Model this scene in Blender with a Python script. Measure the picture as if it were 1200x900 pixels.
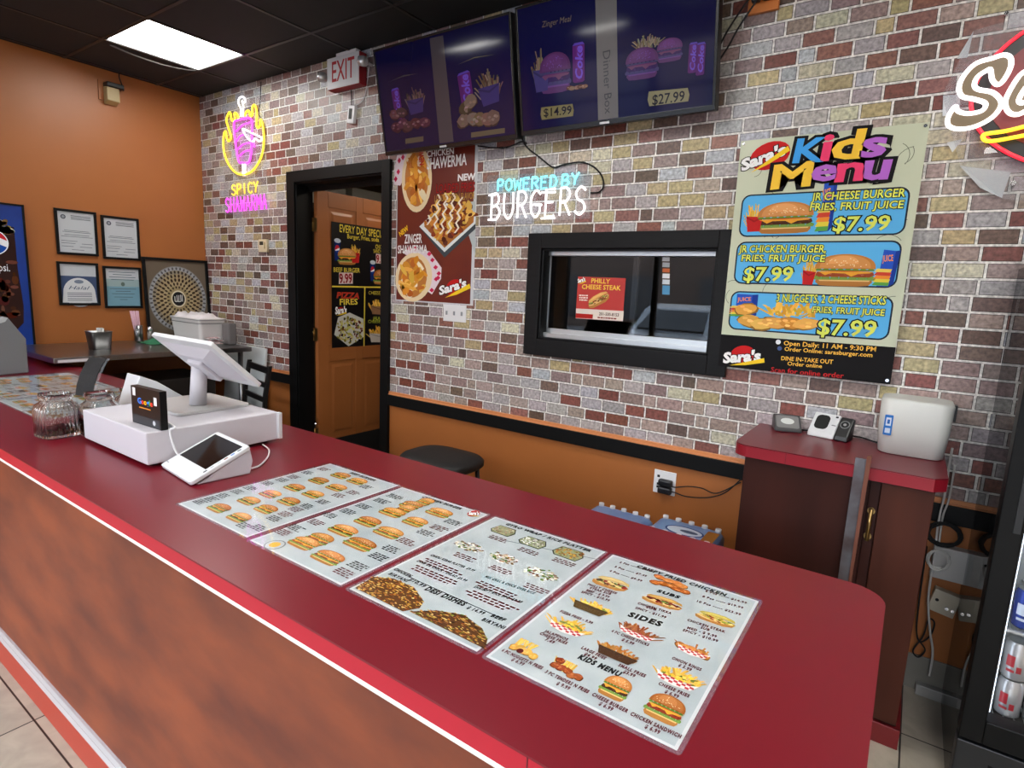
import bpy, bmesh, math, random
from mathutils import Vector, Matrix
random.seed(7)
S = bpy.context.scene
for o in list(bpy.data.objects): bpy.data.objects.remove(o)
R = math.radians

# ------------------------------------------------------------------ camera
CAM = Vector((0, -2.7, 1.512)); F = 679.06
RX = Vector((0.81908597, 0.57192502, 0.04472079))
DY = Vector((0.12818308, -0.10647803, -0.98601802))
FW = Vector((-0.55916659, 0.81336597, -0.16052577))
cd = bpy.data.cameras.new('camera'); cam = bpy.data.objects.new('camera', cd); S.collection.objects.link(cam)
cd.sensor_fit = 'HORIZONTAL'; cd.sensor_width = 36; cd.lens = F / 1200 * 36; cd.clip_start = .02
m3 = Matrix((RX, -DY, -FW)).transposed(); cam.matrix_world = Matrix.Translation(CAM) @ m3.to_4x4()
S.camera = cam
# ------------------------------------------------------------------ world, exposure, daylight
S.view_settings.view_transform = 'Standard'; S.view_settings.look = 'None'
S.view_settings.gamma = 1; S.view_settings.use_curve_mapping = False
S.view_settings.exposure = 0.4
SKY, PANEL = 10.0, 14.0
try:
    S.cycles.use_denoising = True; S.cycles.max_bounces = 8; S.cycles.caustics_reflective = False; S.cycles.caustics_refractive = False
    S.cycles.transparent_max_bounces = 16; S.cycles.sample_clamp_indirect = 6
except Exception: pass
w = bpy.data.worlds.new('sky'); S.world = w; w.use_nodes = True
nt = w.node_tree; bg = nt.nodes['Background']
tc = nt.nodes.new('ShaderNodeTexCoord'); sep = nt.nodes.new('ShaderNodeSeparateXYZ'); rmp = nt.nodes.new('ShaderNodeValToRGB')
nt.links.new(tc.outputs['Generated'], sep.inputs[0]); nt.links.new(sep.outputs[2], rmp.inputs[0]); nt.links.new(rmp.outputs[0], bg.inputs[0])
rmp.color_ramp.elements[0].color = (.9, .93, .97, 1); rmp.color_ramp.elements[1].color = (.62, .78, 1, 1); bg.inputs[1].default_value = SKY

XL, XR, YF, ZCEIL = -5.157, 1.55, -5.6, 2.98      # orange wall, right wall, shop front, ceiling
CT = .9127                                        # counter top height
def portal(name, loc, rot, sx, sy):
    l = bpy.data.lights.new(name, 'AREA'); l.shape = 'RECTANGLE'; l.size = sx; l.size_y = sy; l.energy = 1
    l.cycles.is_portal = True
    o = bpy.data.objects.new(name, l); o.location = loc; o.rotation_euler = rot; S.collection.objects.link(o)
portal('window_portal', ((XL + XR) / 2, YF - .02, 1.45), (R(90), 0, 0), 6.0, 2.5)

# ------------------------------------------------------------------ helpers
def lin(c):
    return tuple(((v / 255) / 12.92 if v / 255 <= .04045 else ((v / 255 + .055) / 1.055) ** 2.4) for v in c)
MATS = {}
def mat(name, rgb=(200, 200, 200), rough=.5, metal=0, emit=0, noise=0, nscale=20, bump=0, attr=False, coat=0, spec=.5, stretch=None, rgb2=None, transm=0):
    if name in MATS: return MATS[name]
    m = bpy.data.materials.new(name); m.use_nodes = True; n = m.node_tree; b = n.nodes['Principled BSDF']
    col = (*lin(rgb), 1)
    b.inputs['Base Color'].default_value = col; b.inputs['Roughness'].default_value = rough; b.inputs['Metallic'].default_value = metal
    b.inputs['Specular IOR Level'].default_value = spec
    if coat: b.inputs['Coat Weight'].default_value = coat; b.inputs['Coat Roughness'].default_value = .08
    if transm: b.inputs['Transmission Weight'].default_value = transm
    src = None
    if attr:
        a = n.nodes.new('ShaderNodeAttribute'); a.attribute_name = 'Col'; src = a.outputs['Color']
    if noise or bump or rgb2:
        t = n.nodes.new('ShaderNodeTexCoord'); nz = n.nodes.new('ShaderNodeTexNoise'); nz.inputs['Scale'].default_value = nscale; nz.inputs['Detail'].default_value = 6
        if stretch:
            mp = n.nodes.new('ShaderNodeMapping'); mp.inputs['Scale'].default_value = stretch
            n.links.new(t.outputs['Object'], mp.inputs[0]); n.links.new(mp.outputs[0], nz.inputs['Vector'])
        else: n.links.new(t.outputs['Object'], nz.inputs['Vector'])
        if rgb2:
            cr = n.nodes.new('ShaderNodeValToRGB'); cr.color_ramp.elements[0].position = .32; cr.color_ramp.elements[1].position = .68
            cr.color_ramp.elements[0].color = col; cr.color_ramp.elements[1].color = (*lin(rgb2), 1)
            n.links.new(nz.outputs[0], cr.inputs[0]); src = cr.outputs[0]
        elif noise:
            mr = n.nodes.new('ShaderNodeMapRange'); mr.inputs[1].default_value = .25; mr.inputs[2].default_value = .75
            mr.inputs[3].default_value = 1 - noise; mr.inputs[4].default_value = 1 + noise
            n.links.new(nz.outputs[0], mr.inputs[0])
            mx = n.nodes.new('ShaderNodeMix'); mx.data_type = 'RGBA'; mx.blend_type = 'MULTIPLY'; mx.inputs[0].default_value = 1
            if src: n.links.new(src, mx.inputs[6])
            else: mx.inputs[6].default_value = col
            n.links.new(mr.outputs[0], mx.inputs[7]); src = mx.outputs[2]
        if bump:
            bp = n.nodes.new('ShaderNodeBump'); bp.inputs['Strength'].default_value = bump; bp.inputs['Distance'].default_value = .002
            n.links.new(nz.outputs[0], bp.inputs['Height']); n.links.new(bp.outputs[0], b.inputs['Normal'])
    if src: n.links.new(src, b.inputs['Base Color'])
    if emit:
        b.inputs['Emission Strength'].default_value = emit
        if src: n.links.new(src, b.inputs['Emission Color'])
        else: b.inputs['Emission Color'].default_value = col
    MATS[name] = m; return m
def glass(name, tint=(255, 255, 255), rough=.0, ior=1.45, haze=0, hazecol=(255, 255, 255)):
    if name in MATS: return MATS[name]
    m = bpy.data.materials.new(name); m.use_nodes = True; n = m.node_tree; n.nodes.clear()
    out = n.nodes.new('ShaderNodeOutputMaterial'); mx = n.nodes.new('ShaderNodeMixShader'); fr = n.nodes.new('ShaderNodeFresnel'); fr.inputs[0].default_value = ior
    tr = n.nodes.new('ShaderNodeBsdfTransparent'); tr.inputs[0].default_value = (*lin(tint), 1)
    gl = n.nodes.new('ShaderNodeBsdfGlossy'); gl.inputs['Roughness'].default_value = rough
    a = tr.outputs[0]
    if haze:
        df = n.nodes.new('ShaderNodeBsdfDiffuse'); df.inputs[0].default_value = (*lin(hazecol), 1); m2 = n.nodes.new('ShaderNodeMixShader'); m2.inputs[0].default_value = haze
        n.links.new(tr.outputs[0], m2.inputs[1]); n.links.new(df.outputs[0], m2.inputs[2]); a = m2.outputs[0]
    ge = n.nodes.new('ShaderNodeNewGeometry'); sb = n.nodes.new('ShaderNodeMath'); sb.operation = 'SUBTRACT'; sb.inputs[0].default_value = 1; ml = n.nodes.new('ShaderNodeMath'); ml.operation = 'MULTIPLY'
    n.links.new(ge.outputs['Backfacing'], sb.inputs[1]); n.links.new(sb.outputs[0], ml.inputs[0]); n.links.new(fr.outputs[0], ml.inputs[1])   # thin sheet: only the outer face mirrors
    n.links.new(ml.outputs[0], mx.inputs[0]); n.links.new(a, mx.inputs[1]); n.links.new(gl.outputs[0], mx.inputs[2]); n.links.new(mx.outputs[0], out.inputs[0])
    MATS[name] = m; return m

class MB:
    """collects shapes for ONE mesh object, in world coordinates"""
    def __init__(s): s.v = []; s.f = []; s.c = []; s.m = []; s.s = []
    def face(s, pts, col=(255, 255, 255), mi=0, smooth=False):
        i = len(s.v); s.v += [Vector(p) for p in pts]; s.f.append(tuple(range(i, i + len(pts)))); s.c.append(col); s.m.append(mi); s.s.append(smooth); return s
    def grid(s, rows, closed=True, col=(255, 255, 255), mi=0, smooth=True, caps=(False, False)):
        i = len(s.v); n = len(rows[0])
        for r in rows: s.v += [Vector(p) for p in r]
        for a in range(len(rows) - 1):
            for b in range(n if closed else n - 1):
                c = (b + 1) % n
                s.f.append((i + a * n + b, i + a * n + c, i + (a + 1) * n + c, i + (a + 1) * n + b)); s.c.append(col); s.m.append(mi); s.s.append(smooth)
        for k, e in ((0, caps[0]), (len(rows) - 1, caps[1])):
            if e:
                f = tuple(i + k * n + b for b in range(n)); f = f[::-1] if k == 0 else f
                s.f.append(f); s.c.append(col); s.m.append(mi); s.s.append(False)
        return s
    def box(s, a, b, col=(255, 255, 255), mi=0, M=None):
        x0, y0, z0 = a; x1, y1, z1 = b
        p = [Vector(q) for q in ((x0, y0, z0), (x1, y0, z0), (x1, y1, z0), (x0, y1, z0), (x0, y0, z1), (x1, y0, z1), (x1, y1, z1), (x0, y1, z1))]
        if M: p = [M @ q for q in p]
        i = len(s.v); s.v += p
        for f in ((0, 3, 2, 1), (4, 5, 6, 7), (0, 1, 5, 4), (1, 2, 6, 5), (2, 3, 7, 6), (3, 0, 4, 7)):
            s.f.append(tuple(i + k for k in f)); s.c.append(col); s.m.append(mi); s.s.append(False)
        return s
    def prism(s, pts, d, col=(255, 255, 255), mi=0, M=None, smooth=False):
        """polygon extruded along vector d"""
        a = [Vector(p) for p in pts]; d = Vector(d); b = [p + d for p in a]
        if M: a = [M @ p for p in a]; b = [M @ p for p in b]
        n = len(a); i = len(s.v); s.v += a + b
        s.f += [tuple(range(i, i + n))[::-1], tuple(range(i + n, i + 2 * n))]; s.c += [col] * 2; s.m += [mi] * 2; s.s += [False] * 2
        for k in range(n):
            s.f.append((i + k, i + (k + 1) % n, i + n + (k + 1) % n, i + n + k)); s.c.append(col); s.m.append(mi); s.s.append(smooth)
        return s
    def cyl(s, p0, p1, r0, r1=None, seg=16, col=(255, 255, 255), mi=0, caps=(True, True)):
        p0, p1 = Vector(p0), Vector(p1); r1 = r0 if r1 is None else r1
        d = (p1 - p0).normalized(); u = d.orthogonal().normalized(); v = d.cross(u)
        ring = lambda p, r: [p + (u * math.cos(2 * math.pi * k / seg) + v * math.sin(2 * math.pi * k / seg)) * r for k in range(seg)]
        return s.grid([ring(p0, r0), ring(p1, r1)], True, col, mi, True, caps)
    def tube(s, pts, r, seg=8, col=(255, 255, 255), mi=0, closed=False):
        pts = [Vector(p) for p in pts]; rows = []; n = len(pts); u = None
        for k, p in enumerate(pts):
            if closed: t = (pts[(k + 1) % n] - pts[k - 1])
            else: t = pts[min(k + 1, n - 1)] - pts[max(k - 1, 0)]
            t = t.normalized() if t.length > 1e-9 else Vector((0, 0, 1))
            u = t.orthogonal().normalized() if u is None else (u - t * u.dot(t)).normalized()
            v = t.cross(u)
            rows.append([p + (u * math.cos(2 * math.pi * j / seg) + v * math.sin(2 * math.pi * j / seg)) * r for j in range(seg)])
        if closed: rows.append(rows[0])
        return s.grid(rows, True, col, mi, True, (not closed, not closed))
    def lathe(s, c, prof, seg=32, sq=2.0, rib=0, nrib=0, sx=1, sy=1, col=(255, 255, 255), mi=0, rot=0, caps=(False, False)):
        rows = []
        for z, r in prof:
            row = []
            for k in range(seg):
                a = 2 * math.pi * k / seg; ca, sa = math.cos(a), math.sin(a)
                q = (abs(ca) ** sq + abs(sa) ** sq) ** (-1 / sq) * r
                if nrib: q *= 1 + rib * math.cos(a * nrib)
                x, y = q * ca * sx, q * sa * sy
                row.append(Vector((c[0] + x * math.cos(rot) - y * math.sin(rot), c[1] + x * math.sin(rot) + y * math.cos(rot), c[2] + z)))
            rows.append(row)
        return s.grid(rows, True, col, mi, True, caps)
    def build(s, name, mats, parent=None, label=None, cat=None, group=None, kind=None, bevel=0, bseg=2, attr=None):
        me = bpy.data.meshes.new(name); mats = mats if isinstance(mats, (list, tuple)) else [mats]
        inv = WM[parent.name].inverted() if parent else None
        org = None
        if parent is None and kind != 'structure' and s.v:       # a top-level mesh has its origin at its base
            xs = [p.x for p in s.v]; ys = [p.y for p in s.v]; zs = [p.z for p in s.v]
            org = Vector(((min(xs) + max(xs)) / 2, (min(ys) + max(ys)) / 2, min(zs)))
        vs = [inv @ p for p in s.v] if inv else ([p - org for p in s.v] if org else s.v)
        me.from_pydata([tuple(p) for p in vs], [], s.f)
        for q in mats: me.materials.append(q)
        me.polygons.foreach_set('material_index', s.m); me.polygons.foreach_set('use_smooth', s.s)
        if any(c != (255, 255, 255) for c in s.c):
            at = me.color_attributes.new('Col', 'FLOAT_COLOR', 'CORNER'); d = []
            cache = {}
            for f, c in zip(s.f, s.c):
                if c not in cache: cache[c] = (*lin(c), 1)
                d += list(cache[c]) * len(f)
            at.data.foreach_set('color', d)
        me.update()
        o = bpy.data.objects.new(name, me); S.collection.objects.link(o)
        if parent: o.parent = parent; WM[o.name] = WM[parent.name]
        else:
            o.location = org or (0, 0, 0); WM[o.name] = Matrix.Translation(org or (0, 0, 0))
        if bevel:
            bm = o.modifiers.new('bevel', 'BEVEL'); bm.width = bevel; bm.segments = bseg; bm.limit_method = 'ANGLE'; bm.angle_limit = R(35); bm.harden_normals = False
        tag(o, label, cat, group, kind); return o
WM = {}
def tag(o, label=None, cat=None, group=None, kind=None):
    if label: o['label'] = label
    if cat: o['category'] = cat
    if group: o['group'] = group
    if kind: o['kind'] = kind
def thing(name, label, cat, loc, group=None, rz=0):
    o = bpy.data.objects.new(name, None); o.empty_display_size = .05; S.collection.objects.link(o)
    o.location = loc; o.rotation_euler = (0, 0, rz); WM[o.name] = Matrix.Translation(loc) @ Matrix.Rotation(rz, 4, 'Z')
    tag(o, label, cat, group); return o
def copy_tree(o, parent=None):
    c = o.copy(); S.collection.objects.link(c); WM[c.name] = WM[o.name]
    if parent: c.parent = parent
    for ch in o.children: copy_tree(ch, c)
    return c
def dup(o, d, label=None):
    c = copy_tree(o); c.location = Vector(o.location) + Vector(d); WM[c.name] = Matrix.Translation(d) @ WM[o.name]
    if label: c['label'] = label
    return c

# measuring the photograph: where the sight line of a photo point meets a real surface
def ray(x, y): return RX * ((x - 600) / F) + DY * ((y - 450) / F) + FW
def onY(x, y, Y=0.0): d = ray(x, y); return CAM + d * ((Y - CAM.y) / d.y)
def onX(x, y, X): d = ray(x, y); return CAM + d * ((X - CAM.x) / d.x)
def onZ(x, y, Z): d = ray(x, y); return CAM + d * ((Z - CAM.z) / d.z)
def catmull(pts, n=6, closed=False):
    pts = [Vector(p) for p in pts]; N = len(pts); out = []
    for i in range(N if closed else N - 1):
        g = (lambda k: pts[k % N]) if closed else (lambda k: pts[max(0, min(N - 1, k))])
        a, b, c, d = g(i - 1), g(i), g(i + 1), g(i + 2)
        for j in range(n):
            t = j / n
            out.append(.5 * (2 * b + (c - a) * t + (2 * a - 5 * b + 4 * c - d) * t * t + (3 * b - a - 3 * c + d) * t ** 3))
    if not closed: out.append(pts[-1])
    return out
def rrect(x0, y0, x1, y1, r, n=5):
    out = []
    for cx, cy, a0 in ((x1 - r, y1 - r, 0), (x0 + r, y1 - r, 90), (x0 + r, y0 + r, 180), (x1 - r, y0 + r, 270)):
        for k in range(n + 1):
            a = R(a0 + 90 * k / n); out.append((cx + r * math.cos(a), cy + r * math.sin(a)))
    return out

# ---- flat printing (posters, menus, screens): thin layers of ink on a real sheet
class Plane:
    def __init__(s, O, U, V): s.O = Vector(O); s.U = Vector(U).normalized(); s.V = Vector(V).normalized(); s.N = s.U.cross(s.V)
    def uv(s, p):
        d = ray(*p); t = (s.O - CAM).dot(s.N) / d.dot(s.N); q = CAM + d * t - s.O; return Vector((q.dot(s.U), q.dot(s.V)))
    def at(s, u, v, h=0): return s.O + s.U * u + s.V * v + s.N * h
    def off(s, h): return Plane(s.O + s.N * h, s.U, s.V)
FONT = {}
def glyphs(t, off, shear, sp=1):
    k = (t, off, shear, sp)
    if k not in FONT:
        c = bpy.data.curves.new('t', 'FONT'); c.body = t; c.resolution_u = 2; c.offset = off; c.shear = shear; c.space_character = sp
        o = bpy.data.objects.new('t', c); me = bpy.data.meshes.new_from_object(o)
        FONT[k] = ([(v.co.x, v.co.y) for v in me.vertices], [tuple(p.vertices) for p in me.polygons])
        bpy.data.objects.remove(o); bpy.data.curves.remove(c); bpy.data.meshes.remove(me)
    return FONT[k]
LAY = .00022
class Ink(MB):
    def __init__(s, pl): super().__init__(); s.p = pl
    def poly(s, uv, col, k=1):
        a = sum(uv[i][0] * uv[(i + 1) % len(uv)][1] - uv[(i + 1) % len(uv)][0] * uv[i][1] for i in range(len(uv)))
        if a < 0: uv = uv[::-1]
        s.face([s.p.at(u, v, LAY * k) for u, v in uv], col); return s
    def pp(s, px, col, k=1): return s.poly([tuple(s.p.uv(q)) for q in px], col, k)
    def ell(s, c, rx, ry, col, k=1, n=20, rot=0, a0=0, a1=360):
        n2 = n if a1 - a0 >= 360 else n + 1; pts = []
        for i in range(n2):
            a = R(a0 + (a1 - a0) * i / n); x, y = rx * math.cos(a), ry * math.sin(a)
            pts.append((c[0] + x * math.cos(rot) - y * math.sin(rot), c[1] + x * math.sin(rot) + y * math.cos(rot)))
        return s.poly(pts, col, k)
    def text(s, t, a, b, h, col, k=3, bold=.02, shear=0, out=None, outw=.06, fit=False, sp=1):
        """a, b: photo points of the baseline ends; h: cap height in metres or the photo point of the cap's top left"""
        a, b = s.p.uv(a), s.p.uv(b); x = b - a; up = Vector((-x.y, x.x)).normalized()
        if isinstance(h, tuple): hv = s.p.uv(h) - a; h = abs(hv.dot(up))
        s.textuv(t, a, b, h, col, k, bold, shear, out, outw, fit, sp)
    def textuv(s, t, a, b, h, col, k=3, bold=.02, shear=0, out=None, outw=.06, fit=False, sp=1):
        a, b = Vector(a), Vector(b); x = b - a; up = Vector((-x.y, x.x)).normalized()
        base = glyphs(t, 0, shear, sp)[0]
        x0, x1 = min(p[0] for p in base), max(p[0] for p in base); y0, y1 = (min(p[1] for p in base), max(p[1] for p in base)) if fit else (0, .69)
        jobs = [(bold, col, k)]
        if out: jobs.insert(0, (bold + outw, out, k - 1))
        for of, c, kk in jobs:
            vs, fs = glyphs(t, of, shear, sp); i = len(s.v)
            for gx, gy in vs:
                q = a + x * ((gx - x0) / (x1 - x0)) + up * (h * (gy - y0) / (y1 - y0)); s.v.append(s.p.at(q.x, q.y, LAY * kk))
            for f in fs: s.f.append(tuple(i + j for j in f)); s.c.append(c); s.m.append(0); s.s.append(False)
    def scrib(s, c, wd, n, col, lh=.0065, k=2, th=.58):
        """a block of n lines of print too small to read"""
        u, v = s.p.uv(c)
        for r in range(n):
            x = u - wd / 2 + random.uniform(0, .1) * wd; end = u + wd / 2 - random.uniform(0, .25) * wd; y = v - r * lh
            while x < end:
                l = random.uniform(.006, .016); x2 = min(x + l, end)
                s.poly([(x, y), (x2, y), (x2 + .001, y + lh * th), (x + .001, y + lh * th)], col, k); x = x2 + .003
class Pic:
    """a food picture drawn in a unit box: lower left a, lower right b, height h"""
    def __init__(s, ink, a, b, h, k=3):
        s.i = ink; s.a, b2 = ink.p.uv(a), ink.p.uv(b); s.x = b2 - s.a; up = Vector((-s.x.y, s.x.x)).normalized()
        if isinstance(h, tuple): h = abs((ink.p.uv(h) - s.a).dot(up))
        s.y = up * h; s.k = k; s.n = 0
    def m(s, p): q = s.a + s.x * p[0] + s.y * p[1]; return (q.x, q.y)
    def poly(s, pts, col, k=0): s.n += 1; s.i.poly([s.m(p) for p in pts], col, s.k + k + (s.n % 40) * .02); return s
    def ell(s, cx, cy, rx, ry, col, k=0, a0=0, a1=360, n=16, rot=0):
        n2 = n if a1 - a0 >= 360 else n + 1; P = []
        for j in range(n2):
            a = R(a0 + (a1 - a0) * j / n); x, y = rx * math.cos(a), ry * math.sin(a)
            P.append((cx + x * math.cos(rot) - y * math.sin(rot), cy + x * math.sin(rot) + y * math.cos(rot)))
        return s.poly(P, col, k)
    def blob(s, cx, cy, rx, ry, col, k=0, n=11, j=.22, rot=0):
        P = []
        for q in range(n):
            a = 2 * math.pi * q / n; f = 1 + random.uniform(-j, j); x, y = rx * f * math.cos(a), ry * f * math.sin(a)
            P.append((cx + x * math.cos(rot) - y * math.sin(rot), cy + x * math.sin(rot) + y * math.cos(rot)))
        return s.poly(P, col, k)
def jit(c, d=18): q = random.uniform(-d, d); return tuple(int(max(0, min(255, v + q + random.uniform(-d / 3, d / 3)))) for v in c)
def draw_burger(P, tint=None, filling=None):
    t = tint or (lambda c: c); bun = jit(random.choice([(176, 108, 48), (190, 126, 62), (164, 96, 42)]), 8); lift = lambda v: tuple(min(255, int(c_ + v)) for c_ in bun)
    P.poly([(.06, .22), (.05, .12), (.12, .02), (.3, 0), (.72, 0), (.9, .03), (.95, .13), (.94, .22)], t((176, 118, 58)))
    P.poly([(.1, .2), (.92, .2), (.9, .15), (.12, .15)], t((226, 186, 122)))
    z = [(x / 14, .3 + (.05 if x % 2 else -.03) + random.uniform(-.02, .02)) for x in range(15)]
    P.poly([(.0, .24)] + [(1 - .0, .24)] + z[::-1], t((104, 150, 56)), 1); z2 = [(x / 14, .25 + (.05 if x % 2 else -.02)) for x in range(15)]
    P.poly([(.02, .19), (.98, .19)] + z2[::-1], t((120, 152, 72)), 1)
    P.poly([(.04, .33), (.1, .28), (.9, .28), (.97, .34), (.95, .43), (.06, .43)], t(filling or (74, 42, 28)), 2)
    for _ in range(14): P.blob(random.uniform(.1, .92), random.uniform(.31, .41), .03, .03, t(jit(filling or (92, 52, 32), 22)), 2)
    P.poly([(.05, .45), (.95, .45), (.9, .4), (.72, .38), (.62, .3), (.52, .39), (.3, .4), (.2, .33), (.12, .41)], t((226, 160, 52)), 3)
    P.poly([(.12, .46), (.5, .44), (.9, .46), (.86, .5), (.14, .5)], t((196, 60, 40)), 3)
    z = [(.03 + .94 * x / 16, .53 + (.035 if x % 2 else -.03)) for x in range(17)]
    P.poly([(.05, .47), (.95, .47)] + z[::-1], t((98, 138, 54)), 4)
    d = [(.5 + .48 * math.cos(R(a)), .53 + .45 * math.sin(R(a)) ** .8) for a in range(0, 181, 12)]
    P.poly(d, t(bun), 5)
    P.poly([(.5 + (x - .5) * .84, .56 + (y - .53) * .86) for x, y in d], t(lift(16)), 6)
    P.poly([(.47 + (x - .5) * .5, .68 + (y - .53) * .55) for x, y in d], t(lift(34)), 7)
    for _ in range(26):
        a = random.uniform(.2, math.pi - .2); r = random.uniform(.2, .85); P.ell(.5 + .45 * r * math.cos(a), .56 + .38 * r * math.sin(a), .011, .013, t((244, 224, 176)), 8, n=6)
def draw_sub(P, fill=(110, 60, 38), top=(214, 164, 92), green=True):
    P.poly([(0, .35), (.04, .12), (.2, 0), (.75, .02), (.95, .2), (1, .5), (.9, .6), (.1, .5)], (186, 130, 66))
    P.ell(.5, .42, .47, .2, (226, 184, 118), 1, rot=.08)
    for q in range(60):
        a = random.uniform(0, 6.28); r = random.uniform(0, 1) ** .5
        c = random.choice([fill, jit(fill, 35), jit(fill, 30), (120, 160, 70) if green else jit(fill, 45), (226, 200, 130), (150, 50, 36)])
        P.blob(.5 + .42 * r * math.cos(a), .46 + .2 * r * math.sin(a), random.uniform(.03, .07), random.uniform(.04, .09), jit(c, 14), 2, n=7, rot=random.uniform(0, 3))
    P.poly([(.06, .6), (.2, .54), (.5, .62), (.85, .66), (.98, .62), (.93, .84), (.7, .98), (.35, .95), (.12, .8)], top, 4)
    P.poly([(.16, .7), (.5, .74), (.85, .76), (.68, .92), (.36, .9)], tuple(min(255, v + 18) for v in top), 5)
def draw_fries(P, carton=(190, 36, 36), check=False, cheese=False, n=46, base=(226, 176, 70)):
    for q in range(n):
        x = random.uniform(.08, .92); l = random.uniform(.35, .6); a = random.uniform(-.4, .4) + (x - .5) * .45; y0 = random.uniform(.15, .42)
        dx, dy = math.sin(a) * l, math.cos(a) * l * (1 - abs(x - .5)); wd = .028
        P.poly([(x - wd, y0), (x + wd, y0), (x + wd + dx, y0 + dy), (x - wd + dx, y0 + dy)], jit(base, 26), 1)
    if cheese:
        for q in range(22): P.blob(random.uniform(.15, .85), random.uniform(.3, .62), random.uniform(.04, .1), random.uniform(.03, .06), jit(random.choice([(248, 196, 60), (240, 206, 96), (116, 130, 52)]), 14), 2, rot=random.uniform(0, 3))
    if check:
        P.poly([(.02, .42), (.2, .3), (.8, .26), (.98, .38), (.86, .06), (.5, -.02), (.14, .06)], (238, 226, 224), 3)
        for a in range(9):
            for b in range(3):
                if (a + b) % 2: P.poly([(.1 + a * .09, .06 + b * .09), (.19 + a * .09, .05 + b * .09), (.19 + a * .09, .14 + b * .09), (.1 + a * .09, .15 + b * .09)], (196, 64, 74), 4)
    elif carton: P.poly([(.02, .5), (.98, .46), (.86, .0), (.14, .0)], carton, 3); P.poly([(.02, .5), (.5, .36), (.98, .46), (.97, .42), (.5, .3), (.03, .45)], tuple(int(v * .8) for v in carton), 4)
def draw_nuggets(P, col=(196, 122, 46), n=9, sauce=False, fries=False):
    if fries:
        for q in range(22):
            x = random.uniform(.02, .6); a = random.uniform(-1, 1); P.poly([(x, .2), (x + .04, .2), (x + .04 + a * .2, .9), (x + a * .2, .9)], jit((232, 186, 84), 22))
    for q in range(n):
        x = .14 + .72 * (q % 5) / 4 + random.uniform(-.06, .06); y = .28 + .42 * (q // 5) / max(1, (n - 1) // 5) + random.uniform(-.08, .08)
        rot = random.uniform(-.5, .5)
        P.blob(x, y, .16, .21, tuple(int(v * .62) for v in col), 1, rot=rot, j=.12); P.blob(x, y + .02, .145, .185, jit(col, 20), 2, rot=rot, j=.12)
        for z in range(4): P.blob(x + random.uniform(-.08, .08), y + random.uniform(-.08, .1), .04, .04, jit(tuple(min(255, v + 28) for v in col), 20), 3, n=6)
    if sauce: P.ell(.42, .16, .11, .15, (92, 24, 24), 4)
def draw_rice(P, outline, cols, n=150, k0=0, s=.03):
    for q in range(n):
        for _ in range(30):
            x, y = random.random(), random.random()
            if outline(x, y): break
        else: continue
        P.blob(x, y, random.uniform(.5, 1.4) * s, random.uniform(.4, .9) * s, jit(random.choice(cols), 22), k0 + 1 + q % 3, n=6, rot=random.uniform(0, 3))
def draw_tray(P, cols, green=True):
    P.poly([(.02, .3), (.18, .02), (.9, .0), (.99, .5), (.8, .98), (.12, .95)], (66, 66, 60)); P.poly([(.06, .32), (.2, .07), (.88, .05), (.95, .5), (.78, .93), (.14, .9)], (150, 158, 120) if green else (120, 120, 112), 1)
    draw_rice(P, lambda x, y: .12 < x < .88 and .12 < y < .86, cols, 90, 1, .05)
def draw_cup(P, can=False, tint=None, word=None):
    t = tint or (lambda c: c)
    if can:
        P.poly([(.06, .04), (.2, 0), (.8, 0), (.94, .04), (.94, .94), (.8, 1), (.2, 1), (.06, .94)], t((168, 40, 60))); P.poly([(.06, .94), (.94, .94), (.8, 1), (.2, 1)], t((170, 170, 190)), 1)
        P.poly([(.35, .04), (.62, .04), (.72, .92), (.3, .92)], t((200, 60, 80)), 1)
        if word: P.i.textuv(word, P.m((.78, .1)), P.m((.78, .9)), P.x.length * .52, t((236, 226, 240)), P.k + 2, .03, .2)
    else:
        P.poly([(.16, 0), (.84, 0), (.98, .86), (.02, .86)], (24, 44, 110)); P.ell(.5, .88, .52, .1, (196, 206, 220), 1)
        P.ell(.5, .52, .36, .17, (236, 236, 240), 1); P.ell(.5, .52, .36, .17, (196, 36, 48), 2, 20, 200); P.ell(.5, .52, .36, .17, (30, 70, 160), 2, 215, 345)
def draw_wrap(P, flip=False):
    fx = (lambda x: 1 - x) if flip else (lambda x: x)
    chk = [(-.08, .42), (-.06, .7), (.05, .95), (.3, 1.06), (.6, 1.04), (.6, .8), (.3, .6), (.1, .4)] if not flip else [(.25, .98), (.45, 1.03), (.85, .93), (1.08, .6), (1.06, .4), (.86, .12), (.6, .3), (.5, .8)]
    P.poly(chk, (232, 214, 222))
    for q in range(26):
        x, y = random.random(), random.random()
        cx, cy = random.choice([(-.03, .5), (.04, .6), (-.02, .68), (.06, .76), (.1, .88), (.2, .95), (.3, 1.0), (.42, 1.0), (.52, .98), (.16, .8)]) if not flip else random.choice([(.96, .4), (1.02, .5), (.96, .62), (.9, .3), (.9, .76), (.84, .88), (.7, .98), (.55, 1.02), (.42, 1.02), (1.0, .42), (.86, .2)])
        P.poly([(cx, cy + .045), (cx + .05, cy), (cx, cy - .045), (cx - .05, cy)], (206, 40, 84), 1)
    ro = -.18 if flip else .15; P.ell(.48 if flip else .54, .47, .4, .47, (236, 212, 172), 2, n=26, rot=ro); P.ell(.46 if flip else .54, .47, .31, .39, (190, 120, 60), 3, n=24, rot=ro)
    for q in range(46):
        a = random.uniform(0, 6.28); r = random.uniform(0, 1) ** .5
        c = random.choice([(222, 150, 48), (236, 182, 84), (206, 122, 36), (244, 228, 196), (190, 106, 40), (228, 164, 66)])
        P.blob((.46 if flip else .54) + .27 * r * math.cos(a), .47 + .35 * r * math.sin(a), random.uniform(.06, .14), random.uniform(.03, .07), jit(c, 14), 4 + q % 2, n=8, rot=random.uniform(0, 3))
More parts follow.
